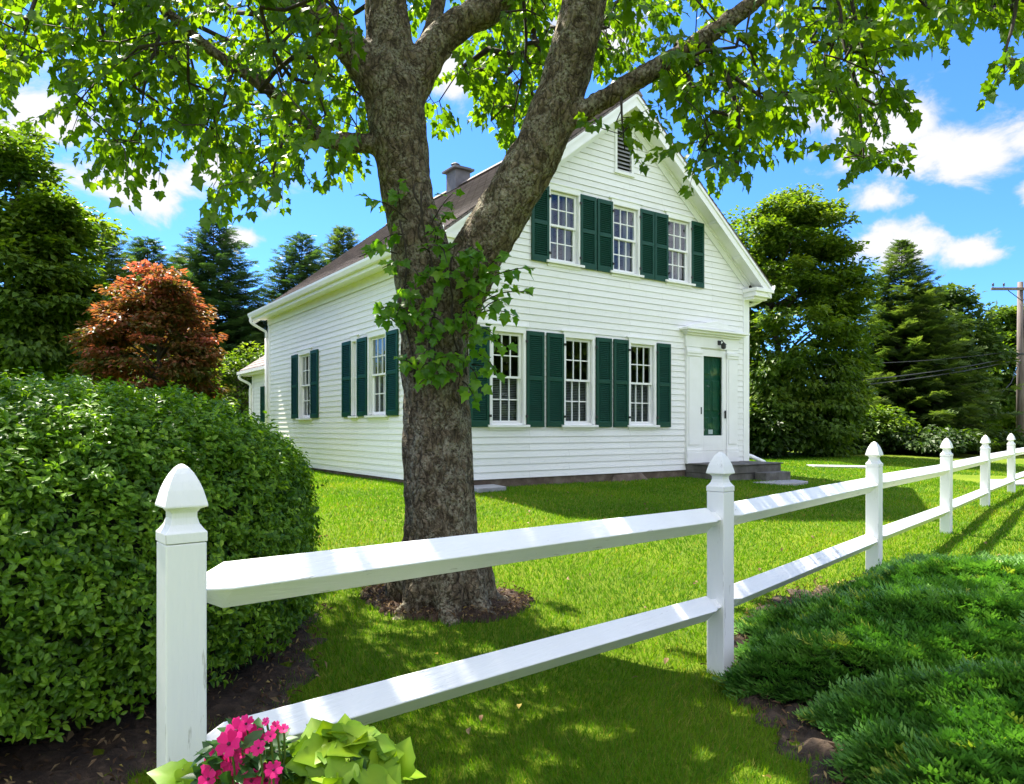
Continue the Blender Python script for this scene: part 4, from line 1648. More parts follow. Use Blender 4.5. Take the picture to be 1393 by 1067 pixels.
# ================================================================== CLIPPED HEDGE
def fbm2(a, b, s):
    return (np.sin(a * 3.1 * s + 1.2 * np.sin(b * 2.3 * s)) + np.sin(b * 4.1 * s + 1.7 * np.sin(a * 1.9 * s + 1)) + .6 * np.sin(a * 7.3 * s + b * 6.1 * s)) / 2.6


HZ = gz(*HC)
HR, HT = 1.84, 1.50 - HZ
hedge = empty('clipped_hedge', (HC[0], HC[1], HZ))
tag(hedge, 'big rounded clipped green hedge beside the nearest fence post', 'hedge')


def hedge_pt(th, s):
    """s 0 = foot, 1 = top centre. Superellipse side profile."""
    ph = s * PI / 2
    n = 2 / 4.0
    r = np.cos(ph) ** n
    z = np.sin(ph) ** n
    under = 1 - .05 * np.clip(1 - z * 2.2, 0, 1) ** 2
    R = HR * (1 + .025 * fbm2(th, z * 2, 1.0)) * under
    return np.stack([R * r * np.cos(th), R * r * np.sin(th), .05 + (HT - .05) * z * (1 + .02 * fbm2(th * 2, s, .7))], -1)


nu, nv_ = 72, 30
th, s = np.meshgrid(np.linspace(0, 2 * PI, nu, endpoint=False), np.linspace(0, 1, nv_), indexing='ij')
V = hedge_pt(th.ravel(), s.ravel()) * np.array([.945, .945, .955])
idx = np.arange(nu * nv_).reshape(nu, nv_)
F = np.stack([idx, np.roll(idx, -1, 0)], 0)
F = np.stack([F[0][:, :-1].ravel(), F[1][:, :-1].ravel(), F[1][:, 1:].ravel(), F[0][:, 1:].ravel()], 1)
mesh_tris('branches', V, F, M['hedge_core'], hedge, smooth=True)
n = 23000
th = RNG.uniform(0, 2 * PI, n)
# more shoots where the hedge is seen from the lawn and the fence
th = np.where(RNG.random(n) < .45, -PI / 2 + RNG.uniform(-.6, 1.9, n), th)
z = RNG.random(n) ** .9
s = np.arcsin(np.clip(z, 0, 1) ** (4.0 / 2)) / (PI / 2)
s = np.where(RNG.random(n) < .34, RNG.uniform(.25, 1, n), s)
p = hedge_pt(th, s)
e = 1e-3
n1 = np.cross(hedge_pt(th + e, s) - p, hedge_pt(th, np.clip(s + e, 0, 1)) - p + np.array([0, 0, 1e-9]))
nrm = unit(n1)
nrm = np.where((s > .97)[:, None], np.array([0, 0, 1.0]), nrm)
lump = fbm2(p[:, 0] * 3, p[:, 2] * 3 + p[:, 1] * 2, 1.3)
p = p + nrm * (lump * .032 + RNG.normal(.004, .030, n))[:, None]
ax = unit(nrm * .85 + np.array([0, 0, .42]) + RNG.normal(0, .33, (n, 3)))
T, TF = oval_leaf(.27, .22)
L7 = 7
pos = np.repeat(p, L7, 0)
axr = np.repeat(ax, L7, 0)
k = np.tile(np.arange(L7), n)
rnd = unit(np.cross(axr, rand_dirs(len(axr))))
D = unit(axr * (.35 + .9 * (k == 0))[:, None] + rnd * (.9 - .7 * (k == 0))[:, None])
pos = pos + axr * ((k - 3) * .008)[:, None] + D * .004
N_ = unit(axr + RNG.normal(0, .25, axr.shape))
var = np.clip(np.repeat(RNG.normal(.42, .2, n) + lump * .12, L7) + RNG.normal(0, .12, len(pos)) + .2 * (k == 0), 0, 1)
V, F, A_ = scatter(T, TF, pos, D, N_, RNG.uniform(.021, .038, len(pos)), var)
mesh_tris('leaves', V, F, M['hedge_leaf'], hedge, A_)

# ================================================================== JUNIPERS
TJ, TJF = frond(6, .46, .050, .45, .05)


def juniper(cx, cy, rx, ry, h, rot, n, label):
    g0 = gz(cx, cy)
    o = empty('spreading_juniper', (cx, cy, g0))
    tag(o, label, 'juniper shrub', 'spreading junipers by the fence')
    cr, sr = math.cos(rot), math.sin(rot)
    # layered tiers: every branch leaves the crown and ends in overlapping sprays
    u = RNG.random(n)
    r = np.sqrt(u) * 1.0
    th = RNG.uniform(0, 2 * PI, n)
    lx, ly = rx * r * np.cos(th), ry * r * np.sin(th)
    X, Y = lx * cr - ly * sr, lx * sr + ly * cr
    ridge = .5 + .5 * np.sin((X * .55 + Y * 1.0) * 9.0 + 2.2 * np.sin(X * 2.1 + cx) + 1.1 * np.sin(X * 5 + Y * 3))
    edge = 1 + .10 * np.sin(5 * th + cx) + .06 * np.sin(11 * th)
    X, Y = X * edge, Y * edge
    dome = np.clip(1 - r ** 2.6, 0, 1)
    z = ground_z(cx + X, cy + Y) - g0 + .05 + h * dome * (.72 + .28 * ridge) - .12 * (1 - RNG.random(n) ** .35) * dome
    out = np.stack([X, Y, np.zeros(n)], 1)
    out = unit(out + np.array([-.45, -.25, 0]) * max(rx, ry) * .5)
    D = unit(out * .95 + np.stack([RNG.normal(0, .38, n), RNG.normal(0, .38, n), RNG.uniform(.12, .62, n) - .35 * (r > .93)], 1))
    N = unit(np.array([0, 0, 1.0]) + RNG.normal(0, .30, (n, 3)) - out * .25)
    var = np.clip(.26 + .34 * ridge + RNG.normal(0, .17, n), 0, .9)
    var[(RNG.random(n) > .985) | ((np.sin(X * 7 + 2) * np.sin(Y * 6 + cx) > .93) & (RNG.random(n) > .5))] = 1
    V, F, A = scatter(TJ, TJF, np.stack([X, Y, z], 1), D, N, RNG.uniform(.07, .15, n), var)
    mesh_tris('foliage', V, F, M['juniper'], o, A)
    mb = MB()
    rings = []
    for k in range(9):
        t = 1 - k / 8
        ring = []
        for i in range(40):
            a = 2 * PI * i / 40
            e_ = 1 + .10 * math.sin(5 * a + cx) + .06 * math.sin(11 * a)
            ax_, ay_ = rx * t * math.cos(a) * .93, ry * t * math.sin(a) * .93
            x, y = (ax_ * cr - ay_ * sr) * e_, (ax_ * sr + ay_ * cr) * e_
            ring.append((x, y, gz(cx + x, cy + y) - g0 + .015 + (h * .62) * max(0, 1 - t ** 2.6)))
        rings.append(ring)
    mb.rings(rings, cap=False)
    mb.build('inner_shade_core', M['juniper_core'], o, smooth=True)  # dark shell, its near-black colour paints the shade inside the shrub
    return o


juniper(3.15, 4.95, 1.40, .78, .30, .80, 11500, 'low spreading juniper farthest along the fence, under the third post')
juniper(2.62, 3.82, 1.36, .86, .34, -.12, 12500, 'wide spreading juniper between the far juniper and the one nearest the camera')
juniper(2.42, 2.70, 1.16, .74, .30, .05, 11000, 'spreading juniper nearest the camera, cut by the bottom edge of the photo')
juniper(4.35, 3.75, .95, 1.1, .40, .0, 6500, 'spreading juniper on the far right, behind the nearest one')

# ================================================================== FLOWERS
def mound_plant(name, c, rx, ry, top, n, T, TF, size, m, label, cat, tip=.55, lowdark=True):
    """Bushy plant standing on the ground: stems and leaves over a mound."""
    g0 = gz(c[0], c[1])
    o = empty(name, (c[0], c[1], g0))
    tag(o, label, cat)
    H = top - g0
    d = rand_dirs(n)
    d[:, 2] = np.abs(d[:, 2]) ** .8
    d = unit(d)
    hz_ = np.where(RNG.random(n) < .72, 0, RNG.uniform(.1, .75, n))     # some leaves lower down
    p = np.stack([d[:, 0] * rx, d[:, 1] * ry, H - .17 + d[:, 2] * .17 - hz_ * (H - .2)], 1) * np.array([1, 1, 1])
    sc = RNG.uniform(.72, 1.10, n)[:, None]
    p[:, :2] *= sc
    D = unit(d * np.array([1, 1, .35]) + np.array([0, 0, -.15]) + RNG.normal(0, .4, (n, 3)))
    N = unit(d * .8 + np.array([0, -.35, .75]) + RNG.normal(0, .36, (n, 3)))
    sz = RNG.uniform(size[0], size[1], n)
    V, F, A = scatter(T, TF, p - D * sz[:, None] * .35, D, N, sz, np.clip(RNG.normal(.5, .22, n), 0, 1))
    if len(T) > 12:      # paler midrib, darker margin
        A = np.clip(A + np.tile(vein, n), 0, 1)
    mesh_tris('leaves', V, F, m, o, A, smooth=True)
    mb = MB()
    for i in range(0, n, 3):
        b = np.array([p[i, 0] * .25, p[i, 1] * .25, 0])
        mb.tube([b, (b + p[i]) / 2 + np.array([0, 0, .03]), p[i] - D[i] * sz[i] * .35], [.004, .003, .002], 4)
    mb.build('stems', M['stem'], o)
    return o, H


v = [(0, .0), (.16, -.12), (.36, -.10), (.50, .04), (.58, .24), (.44, .36), (.43, .54), (.30, .66), (.16, .82), (0, 1)]
pts = v + [(-x, y) for x, y in v[-2:0:-1]]
k = len(pts)


def leaf_z(x, y):
    return .24 * abs(x) ** 1.3 - .22 * max(0, y) ** 2 - .16 * abs(x) ** 3 + .03 * math.sin(7 * y) * abs(x)


Lv = []
for sc_ in (1.0, .72, .40):
    Lv += [(.0 + x * sc_, .32 + (y - .32) * sc_) for x, y in pts]
Lv.append((0, .32))
Tv = np.array([(x, y, leaf_z(x, y)) for x, y in Lv])
vein = np.array([-.16] * k + [.02] * k + [.14] * k + [.26])
vein[[0, k // 2, k, k + k // 2]] += .25
Fv = []
for r_ in (0, 1):
    for i in range(k):
        j = (i + 1) % k
        Fv += [(r_ * k + i, r_ * k + j, (r_ + 1) * k + j), (r_ * k + i, (r_ + 1) * k + j, (r_ + 1) * k + i)]
Fv += [(2 * k + i, 2 * k + (i + 1) % k, 3 * k) for i in range(k)]
c = at(458, 1085, 1.62)
mound_plant('sweet_potato_vine', c, .165, .14, at(470, 1018, 1.55)[2], 230, Tv, np.array(Fv), (.048, .080), M['lime_leaf'],
            'lime green leafy sweet potato vine in front of the bottom rail', 'plant')
c2 = at(334, 1100, 1.56)
T, TF = oval_leaf(.27, .25)
imp, H2 = mound_plant('pink_impatiens', c2, .115, .12, at(330, 1010, 1.5)[2], 230, T, TF, (.035, .060), M['flower_leaf'],
                      'pink flowering impatiens beside the nearest fence post', 'flowers')
c3 = at(243, 1092, 1.60)
mound_plant('leafy_plant', c3, .06, .06, at(245, 1050, 1.6)[2], 26, Tv, np.array(Fv), (.05, .08), M['lime_leaf'],
            'small green leafy plant at the foot of the nearest fence post', 'plant')
# blooms: five notched petals each
vp = [(0, .04), (.26, .30), (.40, .68), (.26, .96), (0, .88), (-.26, .96), (-.40, .68), (-.26, .30)]
Tp = np.array([(x, y, .10 * math.sin(y * 2.6) - .08 * abs(x)) for x, y in vp])
Fp = np.array([(0, 1, 7), (1, 2, 7), (2, 6, 7), (2, 3, 4), (2, 4, 6), (4, 5, 6)])
blooms = [(322, 995, .030), (345, 1003, .030), (312, 1012, .030), (335, 985, .020), (300, 1030, .026), (318, 1038, .026), (290, 1045, .028), (352, 1052, .026), (362, 1062, .028), (342, 1062, .026), (372, 1048, .020),
          (375, 988, .012), (362, 982, .010), (352, 1018, .018), (386, 992, .012), (284, 1060, .024), (368, 1002, .014), (328, 1058, .022), (330, 1022, .018)]
base = np.array([c2[0], c2[1], gz(c2[0], c2[1])])
for px, py, r in blooms:
    q = at(px, py, 1.50 + RNG.uniform(-.04, .06)) - base
    ax = unit(np.array([RNG.normal(0, .4), -1.0, .55 + RNG.normal(0, .3)]))
    u_ = unit(np.cross(ax, [.2, .1, 1]))
    w_ = np.cross(ax, u_)
    DD = np.array([u_ * math.cos(a) + w_ * math.sin(a) for a in np.arange(5) * 2 * PI / 5 + RNG.uniform(0, 1)])
    DD = unit(DD + ax * .18)
    V, F, A = scatter(Tp, Fp, np.repeat(q[None], 5, 0), DD, np.repeat(ax[None], 5, 0), np.full(5, r * 1.0), np.clip(RNG.normal(.5, .2, 5), 0, 1))
    fl = mesh_tris('flower', V, F, M['pink'], imp, A)
    mb = MB()
    mb.rings(tube_rings([q - ax * .002, q + ax * r * .12, q + ax * r * .16], [r * .14, r * .13, r * .05], 8))
    mb.build('flower_eye', M['flower_eye'], fl)
    mb = MB()
    mb.tube([q - ax * .003, q - ax * .02 + np.array([0, .0, -.05]), np.array([q[0] * .6, q[1] * .6, q[2] - .2])], [.0025, .0025, .003], 4)
    mb.build('flower_stalk', M['stem'], fl)
# ================================================================== TREES ROUND THE HOUSE
def broad_tree(name, x, y, top, rx, ry, bottom, nclump, per, leaf, m, label, flat=.6, csize=(.45, .85), cat='tree', shape=1.0, group=None, trunk=True, bark='far_bark', lift=.25, cone=0.0, lobes=None, young=0.0):
    """Trunk, limbs running out to the clumps, and a crown of leaf clumps."""
    g0 = gz(x, y)
    o = empty(name, (x, y, g0))
    tag(o, label, cat, group)
    H = top - g0
    zc, rz = (H + bottom) / 2, (H - bottom) / 2
    d = rand_dirs(nclump)
    rad = RNG.uniform(.30, 1, nclump) ** .42
    lob = 1 + .16 * np.sin(d[:, 0] * 4.2 + x) * np.cos(d[:, 2] * 3.7 + y) + .10 * np.sin(d[:, 1] * 7 + d[:, 2] * 6 + x)
    prof = 1 - cone * np.clip((d[:, 2] + 1) / 2, 0, 1)
    C = np.stack([d[:, 0] * rx * rad * lob * prof, d[:, 1] * ry * rad * lob * prof, zc + np.sign(d[:, 2]) * np.abs(d[:, 2]) ** shape * rz * rad * np.minimum(lob, 1.04)], 1)
    if lobes:
        E = []
        for (lx, ly, lz, lr, ln) in lobes:
            dd = rand_dirs(ln)
            E.append(np.array([lx, ly, lz]) + dd * lr * (RNG.uniform(.3, 1, ln) ** .5)[:, None])
        C = np.concatenate([C] + E)
        nclump = len(C)
    cs = RNG.uniform(*csize, nclump)
    n = nclump * per
    ci = np.repeat(np.arange(nclump), per)
    q = rand_dirs(n)
    q[:, 2] = q[:, 2] * .75 + .18
    rr_ = RNG.random(n) ** .45
    p = C[ci] + q * (cs[ci] * rr_)[:, None] * np.array([1, 1, flat])
    outw = unit(C - np.array([0, 0, zc - rz * .3]))
    D = unit(q * np.array([1, 1, .3]) + outw[ci] * .5 + np.array([0, 0, -.30]) + RNG.normal(0, .35, (n, 3)))
    N = unit(np.array([0, 0, .9]) + q * .5 + outw[ci] * .3 + RNG.normal(0, .35, (n, 3)))
    tone = RNG.normal(.42, .15, nclump)
    var = np.clip(tone[ci] + RNG.normal(0, .16, n) + young * ((p[:, 2] - zc) / rz * .8 + .15), 0, 1)
    T, TF = diamond_leaf(.34, .3)
    V, F, A = scatter(T, TF, p, D, N, RNG.uniform(leaf * .7, leaf * 1.25, n), var)
    mesh_tris('crown', V, F, m, o, A)
    if trunk:
        mb = MB()
        h1 = bottom + .55 * (H - bottom)
        tr_ = max(.05, .022 * H)
        wob = RNG.normal(0, .05 * rx, (4, 2))
        tp = curve([(0, 0, -.2), (wob[0, 0] * .3, wob[0, 1] * .3, bottom * .5), (wob[1, 0], wob[1, 1], bottom + .2 * (H - bottom)), (wob[2, 0], wob[2, 1], h1), (wob[2, 0] * 1.3, wob[2, 1] * 1.3, H - .25 * (H - bottom))], 5)
        mb.tube(tp, np.linspace(tr_, tr_ * .3, len(tp)), 10)
        sel = RNG.choice(nclump, min(nclump, 46), replace=False)
        for i in sel:
            zz = np.clip(C[i, 2] - .35 * math.hypot(C[i, 0], C[i, 1]) - .2, bottom * .4, h1)
            k = int(np.argmin([abs(t[2] - zz) for t in tp]))
            a, b = np.array(tp[k]), C[i]
            mid = (a + b) / 2 + np.array([0, 0, lift * .3 * np.linalg.norm(b - a)])
            r_ = tr_ * .30
            mb.tube(curve([a, mid, b], 4), np.linspace(r_, r_ * .22, 9), 6)
        mb.build('trunk', M[bark], o, smooth=True)
    return o


TS, TSF = frond(6, .46, .062, .2, .22)


def conifer_tree(name, x, y, top, half_w, m, label, low=.3, dens=1.0, droop=.30, group='conifers behind the hedge', power=.75, spray=.42, gap=.30):
    g0 = gz(x, y)
    o = empty(name, (x, y, g0))
    tag(o, label, 'conifer', group)
    H = top - g0
    mb = MB()
    tr_ = .016 * H + .03
    mb.tube([(0, 0, -.2), (0, 0, H * .5), (.02, 0, H * .97)], [tr_, tr_ * .6, .012], 8)
    P, D, N, S, A = [], [], [], [], []
    z = low
    while z < H * .985:
        f = (H - z) / (H - low)
        Lb = half_w * f ** power * RNG.uniform(.86, 1.10) + .12
        nb = max(4, int((4 + 5 * f) * dens))
        a0 = RNG.uniform(0, 6.28)
        for b in range(nb):
            a = a0 + 2 * PI * b / nb + RNG.normal(0, .16)
            L = Lb * RNG.uniform(.70, 1.14)
            up = .55 * (1 - f) ** 1.5 + .06
            ca, sa = math.cos(a), math.sin(a)

            def pt(t):
                return np.array([ca * L * t, sa * L * t, z + L * (up * t - droop * t * t * (1.1 - .4 * t) + .10 * t ** 4)])
            mb.tube([pt(0), pt(.5), pt(.96)], [tr_ * .22 * f + .010, tr_ * .13 * f + .007, .004], 4)
            ns = max(3, int(L / (spray * .24) * 1.0))
            for k in range(ns):
                t = .18 + .82 * (k + .7) / ns
                q = pt(t)
                tan = unit(pt(min(1, t + .05)) - pt(t - .05))
                side = unit(np.cross(tan, [0, 0, 1]))
                for s in (-1, 1) if k < ns - 1 else (-1, 0, 1):
                    P.append(q)
                    D.append(unit(tan * .75 + side * s * .75 + np.array([0, 0, RNG.normal(-.08, .16)])))
                    N.append(unit(np.array([0, 0, 1.0]) + RNG.normal(0, .30, 3)))
                    S.append(spray * RNG.uniform(.65, 1.2) * (.45 + .55 * min(1, f * 1.5 + .12)) * (1.1 - .3 * t))
                    A.append(.15 + .55 * t + RNG.normal(0, .13))
        z += gap * RNG.uniform(.8, 1.2) * (.55 + .45 * f)
    mb.build('trunk', M['far_bark'], o)
    V, F, At = scatter(TS, TSF, np.array(P), np.array(D), np.array(N), np.array(S), np.clip(A, 0, 1))
    mesh_tris('foliage', V, F, m, o, At)
    return o


def X_(px, Y):
    return (px - CX) / FOC * Y


def Z_(py, Y):
    return EYE - (py - HOR) / FOC * Y


# left, behind the hedge
broad_tree('broadleaf_tree', X_(8, 15), 15, Z_(172, 15), 1.72, 1.8, 1.2, 150, 170, .15, M['tree_leaf'],
           'tall dark broadleaf tree at the left edge above the hedge', .62, (.26, .66), shape=.9, cone=.22,
           lobes=[(.95, -.2, 4.9, .62, 26), (1.25, -.3, 3.6, .7, 28), (.9, -.6, 2.6, .8, 24)])
broad_tree('copper_maple', X_(208, 13.5), 13.5, Z_(352, 13.5), 1.30, 1.2, .5, 200, 120, .095, M['red_leaf'],
           'small tree with copper red leaves behind the hedge', .34, (.22, .42), cone=.38, shape=.9, lift=.5, young=.34,
           lobes=[(.9, -.2, 2.35, .30, 10), (-.85, -.2, 2.6, .28, 8), (.35, -.4, 3.35, .3, 8)])
for px, top, Y, hw_, m, lab in [
    (138, 306, 24, 3.1, 'conifer_light', 'pale green conifer between the dark broadleaf tree and the copper tree'),
    (200, 326, 27, 3.2, 'conifer', 'dark conifer rising behind the copper red tree'),
    (290, 298, 27.5, 3.6, 'conifer', 'tall dark spruce right of the copper red tree'),
    (243, 350, 31, 3.0, 'conifer_light', 'shorter conifer in the gap between the copper tree and the tall dark spruce'),
    (410, 318, 29, 3.2, 'conifer', 'conifer peeping over the eave of the house side wall'),
    (466, 310, 33, 3.4, 'conifer_light', 'conifer showing above the roof just left of the big trunk'),
    (334, 420, 28, 1.7, 'conifer_light', 'small light green pine beside the rear corner of the house')]:
    conifer_tree('conifer', X_(px, Y), Y, Z_(top, Y), hw_, M[m], lab, .3, 1.35, spray=.46 if Y < 25 else .58, gap=.20)
broad_tree('green_bush', X_(244, 16), 16, Z_(478, 16), .85, .9, .1, 70, 120, .10, M['tree_leaf_light'], 'green bush between the copper tree and the rear of the house', .6, (.25, .45), cat='bush')
broad_tree('green_bush', X_(110, 18), 18, Z_(440, 18), 1.5, 1.2, .1, 90, 120, .11, M['tree_leaf'], 'dark bush under the pale conifer behind the hedge', .6, (.3, .5), cat='bush')
broad_tree('green_bush', X_(325, 24), 24, Z_(470, 24), 1.7, 1.2, .1, 90, 120, .13, M['tree_leaf'], 'dark bush behind the rear wing of the house', .6, (.35, .6), cat='bush')

# right, beyond the house
broad_tree('leafy_maple', X_(1062, 25), 25, Z_(266, 25), 2.55, 2.6, .3, 380, 150, .165, M['tree_leaf_light'],
           'round leafy green maple beside the right corner of the house', .5, (.30, .80), shape=.78, cone=.0,
           lobes=[(1.7, -.6, 5.2, .9, 26), (1.3, -.9, 2.2, 1.0, 26), (.2, -.8, 8.2, .8, 18), (-.6, -1.2, 1.5, 1.3, 30), (1.0, -1.4, 1.1, 1.0, 22), (-1.6, 1.0, 3.4, 1.0, 24), (-1.3, 1.2, 5.2, 1.0, 24), (-1.4, .8, 1.8, 1.0, 22)])
conifer_tree('spruce', X_(1226, 31), 31, Z_(328, 31), 4.2, M['conifer_light'], 'tall pointed spruce right of the leafy maple', .2, 1.5, .24, None, 1.0, .62, .23)
broad_tree('pine_tree', X_(1275, 33), 33, Z_(392, 33), 2.7, 2.4, .3, 210, 110, .26, M['conifer_light'],
           'bushy dark green pine crowding the right side of the spruce', .55, (.5, .9), shape=.9, cone=.25)
broad_tree('pine_tree', X_(1376, 36), 36, Z_(420, 36), 2.1, 2.2, .2, 160, 120, .26, M['tree_leaf_light'],
           'sunlit green tree behind the utility pole', .5, (.5, .95), cone=.2)
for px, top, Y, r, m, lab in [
    (1108, 570, 27, 1.8, 'shaded_leaf', 'dark shrub at the foot of the leafy maple'),
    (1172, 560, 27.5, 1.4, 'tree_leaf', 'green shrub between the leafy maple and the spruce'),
    (1255, 585, 27, 1.9, 'shaded_leaf', 'dark green shrub at the foot of the spruce'),
    (1330, 590, 30, 2.0, 'shaded_leaf', 'green shrub left of the utility pole'),
    (1034, 550, 23.5, 1.3, 'shaded_leaf', 'dark shrub close to the right corner of the house')]:
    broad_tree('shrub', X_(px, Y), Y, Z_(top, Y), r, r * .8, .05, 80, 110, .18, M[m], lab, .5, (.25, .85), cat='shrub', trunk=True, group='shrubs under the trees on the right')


# woods all round, far off: one mass
def woods(name, azs, R0, R1, hmax, n, seed):
    r = np.random.default_rng(seed)
    az = r.uniform(*azs, n)
    R = r.uniform(R0, R1, n)
    hh = hmax * (.72 + .28 * np.sin(az * 9) * np.cos(az * 23 + 1))
    p = np.stack([R * np.sin(az), R * np.cos(az), .3 + hh * r.random(n) ** .75], 1)
    D = rand_dirs(n)
    N = unit(rand_dirs(n) + np.array([0, 0, .8]))
    T, TF = diamond_leaf(.42, .3)
    lump = np.sin(az * 60) * np.sin(p[:, 2] * 2.2 + az * 20)
    V, F, A = scatter(T, TF, p, D, N, r.uniform(.5, 1.0, n), np.clip(.38 + .2 * lump + r.normal(0, .15, n), 0, 1))
    return tag(mesh_tris(name, V, F, M['tree_leaf'], None, A), kind='stuff')


woods('woods', (-1.0, 1.0), 50, 56, 3.9, 22000, 5)
woods('woods', (1.12, 1.5 * PI - .1), 34, 40, 12, 62000, 6)

# ================================================================== UTILITY POLE AND WIRES
PY = 33.0
px_, pz0 = X_(1388, PY), gz(X_(1388, PY), PY)
pole = empty('utility_pole', (px_, PY, pz0))
tag(pole, 'weathered wooden utility pole with a crossarm at the right edge', 'utility pole')
mb = MB()
zt = Z_(384, PY) - pz0
mb.tube([(0, 0, -.3), (0, 0, zt * .5), (0, 0, zt)], [.17, .145, .115], 14)
mb.build('shaft', M['pole'], pole, smooth=True)
mb = MB()
za = Z_(394, PY) - pz0
mb.box(-1.42, 1.42, -.19, -.10, za - .06, za + .06)
mb.build('crossarm', M['pole'], pole, bevel=.008)
mb = MB()
for s in (-1, 1):
    mb.tube([(s * .62, -.09, za - .06), (0, -.13, za - .55)], .018, 6)
mb.build('brace', M['wire'], pole)
for xx in (-1.34, -.85, .85, 1.34):
    mb = MB()
    mb.lathe((xx, -.145, za + .061), [(.014, 0), (.014, .07), (.045, .075), (.05, .10), (.028, .12), (.05, .14), (.042, .18), (.02, .20), (.001, .205)], 10)
    mb.build('insulator', M['insulator'], pole, smooth=True)
mb = MB()
mb.lathe((.30, -.12, za - 1.7), [(.01, -.45), (.2, -.44), (.2, .36), (.17, .40), (.02, .42)], 14)
mb.box(.05, .2, -.16, -.06, za - 1.7, za - 1.6)
mb.build('transformer', M['chimney'], pole, smooth=False)
mb = MB()
zb_ = Z_(482, PY) - pz0
mb.lathe((0, 0, zb_ - .05), [(.15, 0), (.165, .01), (.165, .09), (.15, .10)], 14)
mb.build('bracket', M['wire'], pole)
ends = [((1388, 476), (1120, 496), 'upper thin overhead wire running from the pole behind the trees'),
        ((1388, 484), (1120, 522), 'middle overhead wire from the pole across the spruce'),
        ((1388, 489), (1120, 529), 'lowest overhead wire from the pole across the spruce')]
for (ax_, ay_), (bx_, by_), lab in ends:
    a = at(ax_, ay_, PY - .2)
    b = at(bx_, by_, 23.0)
    pts = [a + (b - a) * t - np.array([0, 0, 1.6 * t * (1 - t) * .35]) for t in np.linspace(0, 1, 14)]
    mb = MB()
    mb.tube(pts, .018 if 'thin' not in lab else .010, 6)
    tag(mb.build('overhead_wire', M['wire']), lab, 'wire', 'overhead wires')
mb = MB()
a, b = at(1388, 490, PY - .16), at(1362, 535, PY - 3)
mb.tube([a, (a + b) / 2 + np.array([0, 0, -.3]), b], .018, 6)
mb.build('ground_wire', M['wire'])
bpy.data.objects['ground_wire'].parent = pole
bpy.data.objects['ground_wire'].matrix_parent_inverse = Matrix.Translation((-px_, -PY, -pz0))
# ================================================================== SKY, SUN, CAMERA
SUN = Vector((-.44, .515, 1.0)).normalized()
EL = math.asin(SUN.z)
AZ = math.atan2(SUN.x, SUN.y)
w = bpy.data.worlds.new('World')
SC.world = w
w.use_nodes = True
nt = w.node_tree
nt.nodes.clear()
L = nt.links.new


def mth(op, a, b=None, c=None):
    n = nd(nt, 'ShaderNodeMath', operation=op)
    for i, v in enumerate((a, b, c)):
        if v is None:
            continue
        if isinstance(v, (int, float)):
            n.inputs[i].default_value = v
        else:
            L(v, n.inputs[i])
    return n.outputs[0]


out = nt.nodes.new('ShaderNodeOutputWorld')
bg = nd(nt, 'ShaderNodeBackground', Strength=.10)
L(bg.outputs[0], out.inputs['Surface'])
sky = nd(nt, 'ShaderNodeTexSky', sky_type='NISHITA')
sky.sun_disc = False
sky.sun_elevation = EL
sky.sun_rotation = AZ
sky.air_density = 1.0
sky.dust_density = .25
sky.ozone_density = 2.2
tc = nt.nodes.new('ShaderNodeTexCoord').outputs['Generated']
sp = nt.nodes.new('ShaderNodeSeparateXYZ')
L(tc, sp.inputs[0])
az = mth('ARCTAN2', sp.outputs[0], sp.outputs[1])
el = mth('ARCSINE', sp.outputs[2])
# deep clear blue of the day
tint = nd(nt, 'ShaderNodeMix', data_type='RGBA', blend_type='MULTIPLY')
tint.inputs[0].default_value = 1
L(sky.outputs[0], tint.inputs[6])
tint.inputs[7].default_value = (*SKY_TINT, 1)
# cumulus: heaps at given bearings, broken up by noise
heaps = []
for px, py, rx, ry in CLOUDS:
    dx, dz = (px - CX) / FOC, (HOR - py) / FOC
    a, e = math.atan2(dx, 1), math.atan2(dz, math.hypot(1, dx))
    heaps.append((a, e, rx / FOC * math.cos(a) ** 2, ry / FOC * math.cos(a)))
heaps += EXTRA_HEAPS
best_ = None
for a, e, ra, re in heaps:
    u = mth('MULTIPLY', mth('SUBTRACT', az, a), 1 / ra)
    v = mth('MULTIPLY', mth('SUBTRACT', el, e), 1 / re)
    # flat bases: the lower half of a heap is squashed
    v = mth('MULTIPLY', v, mth('ADD', mth('MULTIPLY', mth('LESS_THAN', v, 0.0), .5), 1.0))
    d = mth('SUBTRACT', 1.0, mth('SQRT', mth('ADD', mth('MULTIPLY', u, u), mth('MULTIPLY', v, v))))
    best_ = d if best_ is None else mth('SMOOTH_MAX', best_, d, .12)
n1 = nd(nt, 'ShaderNodeTexNoise', Scale=11.0, Detail=10.0, Roughness=.6, Distortion=.35)
mp = nd(nt, 'ShaderNodeMapping', Scale=(1, 1, 1.5))
L(tc, mp.inputs[0])
L(mp.outputs[0], n1.inputs['Vector'])
n2 = nd(nt, 'ShaderNodeTexNoise', Scale=3.2, Detail=6.0, Roughness=.55)
L(mp.outputs[0], n2.inputs['Vector'])
cov = mth('ADD', mth('MULTIPLY', best_, 1.2), mth('MULTIPLY', mth('SUBTRACT', n1.outputs['Fac'], .52), 3.4))
front = nd(nt, 'ShaderNodeMapRange', clamp=True)
for k_, v_ in zip(('From Min', 'From Max', 'To Min', 'To Max'), (.08, .75, 0, 1)):
    front.inputs[k_].default_value = v_
front.interpolation_type = 'SMOOTHSTEP'
L(cov, front.inputs['Value'])
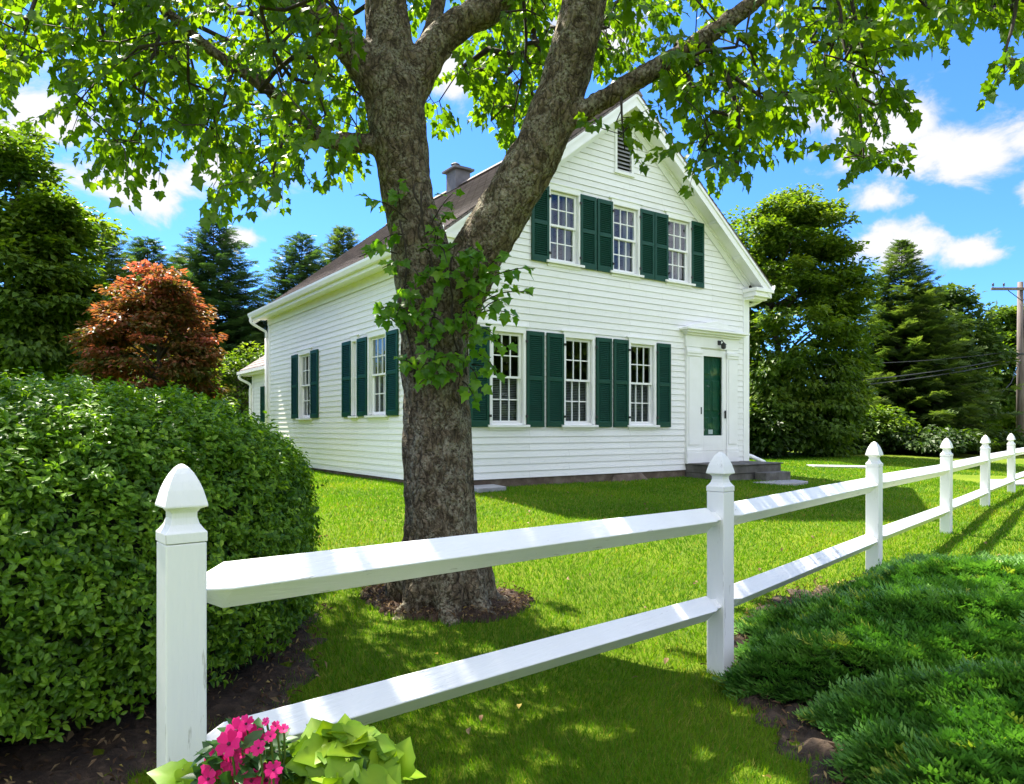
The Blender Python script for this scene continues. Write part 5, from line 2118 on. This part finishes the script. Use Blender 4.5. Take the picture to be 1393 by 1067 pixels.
# unseen bright clouds behind and overhead, added as fill for the shaded facade
rear = nd(nt, 'ShaderNodeMapRange', clamp=True)
for k_, v_ in zip(('From Min', 'From Max', 'To Min', 'To Max'), (.42, .56, 0, 1)):
    rear.inputs[k_].default_value = v_
L(mth('ADD', n2.outputs['Fac'], mth('MULTIPLY', mth('SUBTRACT', n1.outputs['Fac'], .5), .35)), rear.inputs['Value'])
side_ = nd(nt, 'ShaderNodeMapRange', clamp=True)
for k_, v_ in zip(('From Min', 'From Max', 'To Min', 'To Max'), (.45, -.1, 0, 1)):
    side_.inputs[k_].default_value = v_
L(sp.outputs[1], side_.inputs['Value'])
rear_m = mth('MULTIPLY', rear.outputs[0], side_.outputs[0])
mask = mth('MAXIMUM', front.outputs[0], rear_m)
mask = mth('MULTIPLY', mask, mth('GREATER_THAN', sp.outputs[2], -.02))
shade = nd(nt, 'ShaderNodeMapRange', clamp=True)
for k_, v_ in zip(('From Min', 'From Max', 'To Min', 'To Max'), (.2, 1.1, .80, 1.0)):
    shade.inputs[k_].default_value = v_
L(cov, shade.inputs['Value'])
cc_ = nd(nt, 'ShaderNodeMix', data_type='RGBA', blend_type='MIX')
L(side_.outputs[0], cc_.inputs[0])
cc_.inputs[6].default_value = (CLOUD, CLOUD, CLOUD * 1.01, 1)
cc_.inputs[7].default_value = (REAR_FILL_CLOUD, REAR_FILL_CLOUD, REAR_FILL_CLOUD, 1)
cm = nd(nt, 'ShaderNodeMix', data_type='RGBA', blend_type='MULTIPLY')
cm.inputs[0].default_value = 1
L(cc_.outputs[2], cm.inputs[6])
L(shade.outputs[0], cm.inputs[7])
fin = nd(nt, 'ShaderNodeMix', data_type='RGBA')
L(mth('MULTIPLY', mask, .97), fin.inputs[0])
L(tint.outputs[2], fin.inputs[6])
L(cm.outputs[2], fin.inputs[7])
L(fin.outputs[2], bg.inputs['Color'])

sl = bpy.data.lights.new('sun', 'SUN')
sl.energy = SUN_E
sl.angle = math.radians(.5)
sl.color = (1, .94, .80)
so = bpy.data.objects.new('sun', sl)
COL.objects.link(so)
so.rotation_euler = (-SUN).to_track_quat('-Z', 'Y').to_euler()
so.location = SUN * 60

cam = bpy.data.cameras.new('camera')
cam.sensor_width = 36
cam.lens = 36 * FOC / 1393
cam.shift_y = (HOR - 533.5) / 1393
cam.clip_start = .05
cam.clip_end = 2000
co_ = bpy.data.objects.new('camera', cam)
COL.objects.link(co_)
co_.location = (0, 0, EYE)
co_.rotation_euler = (PI / 2, 0, 0)
SC.camera = co_

SC.view_settings.view_transform = 'Standard'
SC.view_settings.look = 'None'
SC.view_settings.gamma = 1
SC.view_settings.exposure = EXPO
SC.cycles.use_denoising = True
SC.cycles.max_bounces = 8
SC.cycles.diffuse_bounces = 4
SC.cycles.transmission_bounces = 6
SC.cycles.transparent_max_bounces = 12
SC.cycles.sample_clamp_indirect = 8
SC.cycles.caustics_reflective = False
SC.cycles.caustics_refractive = False
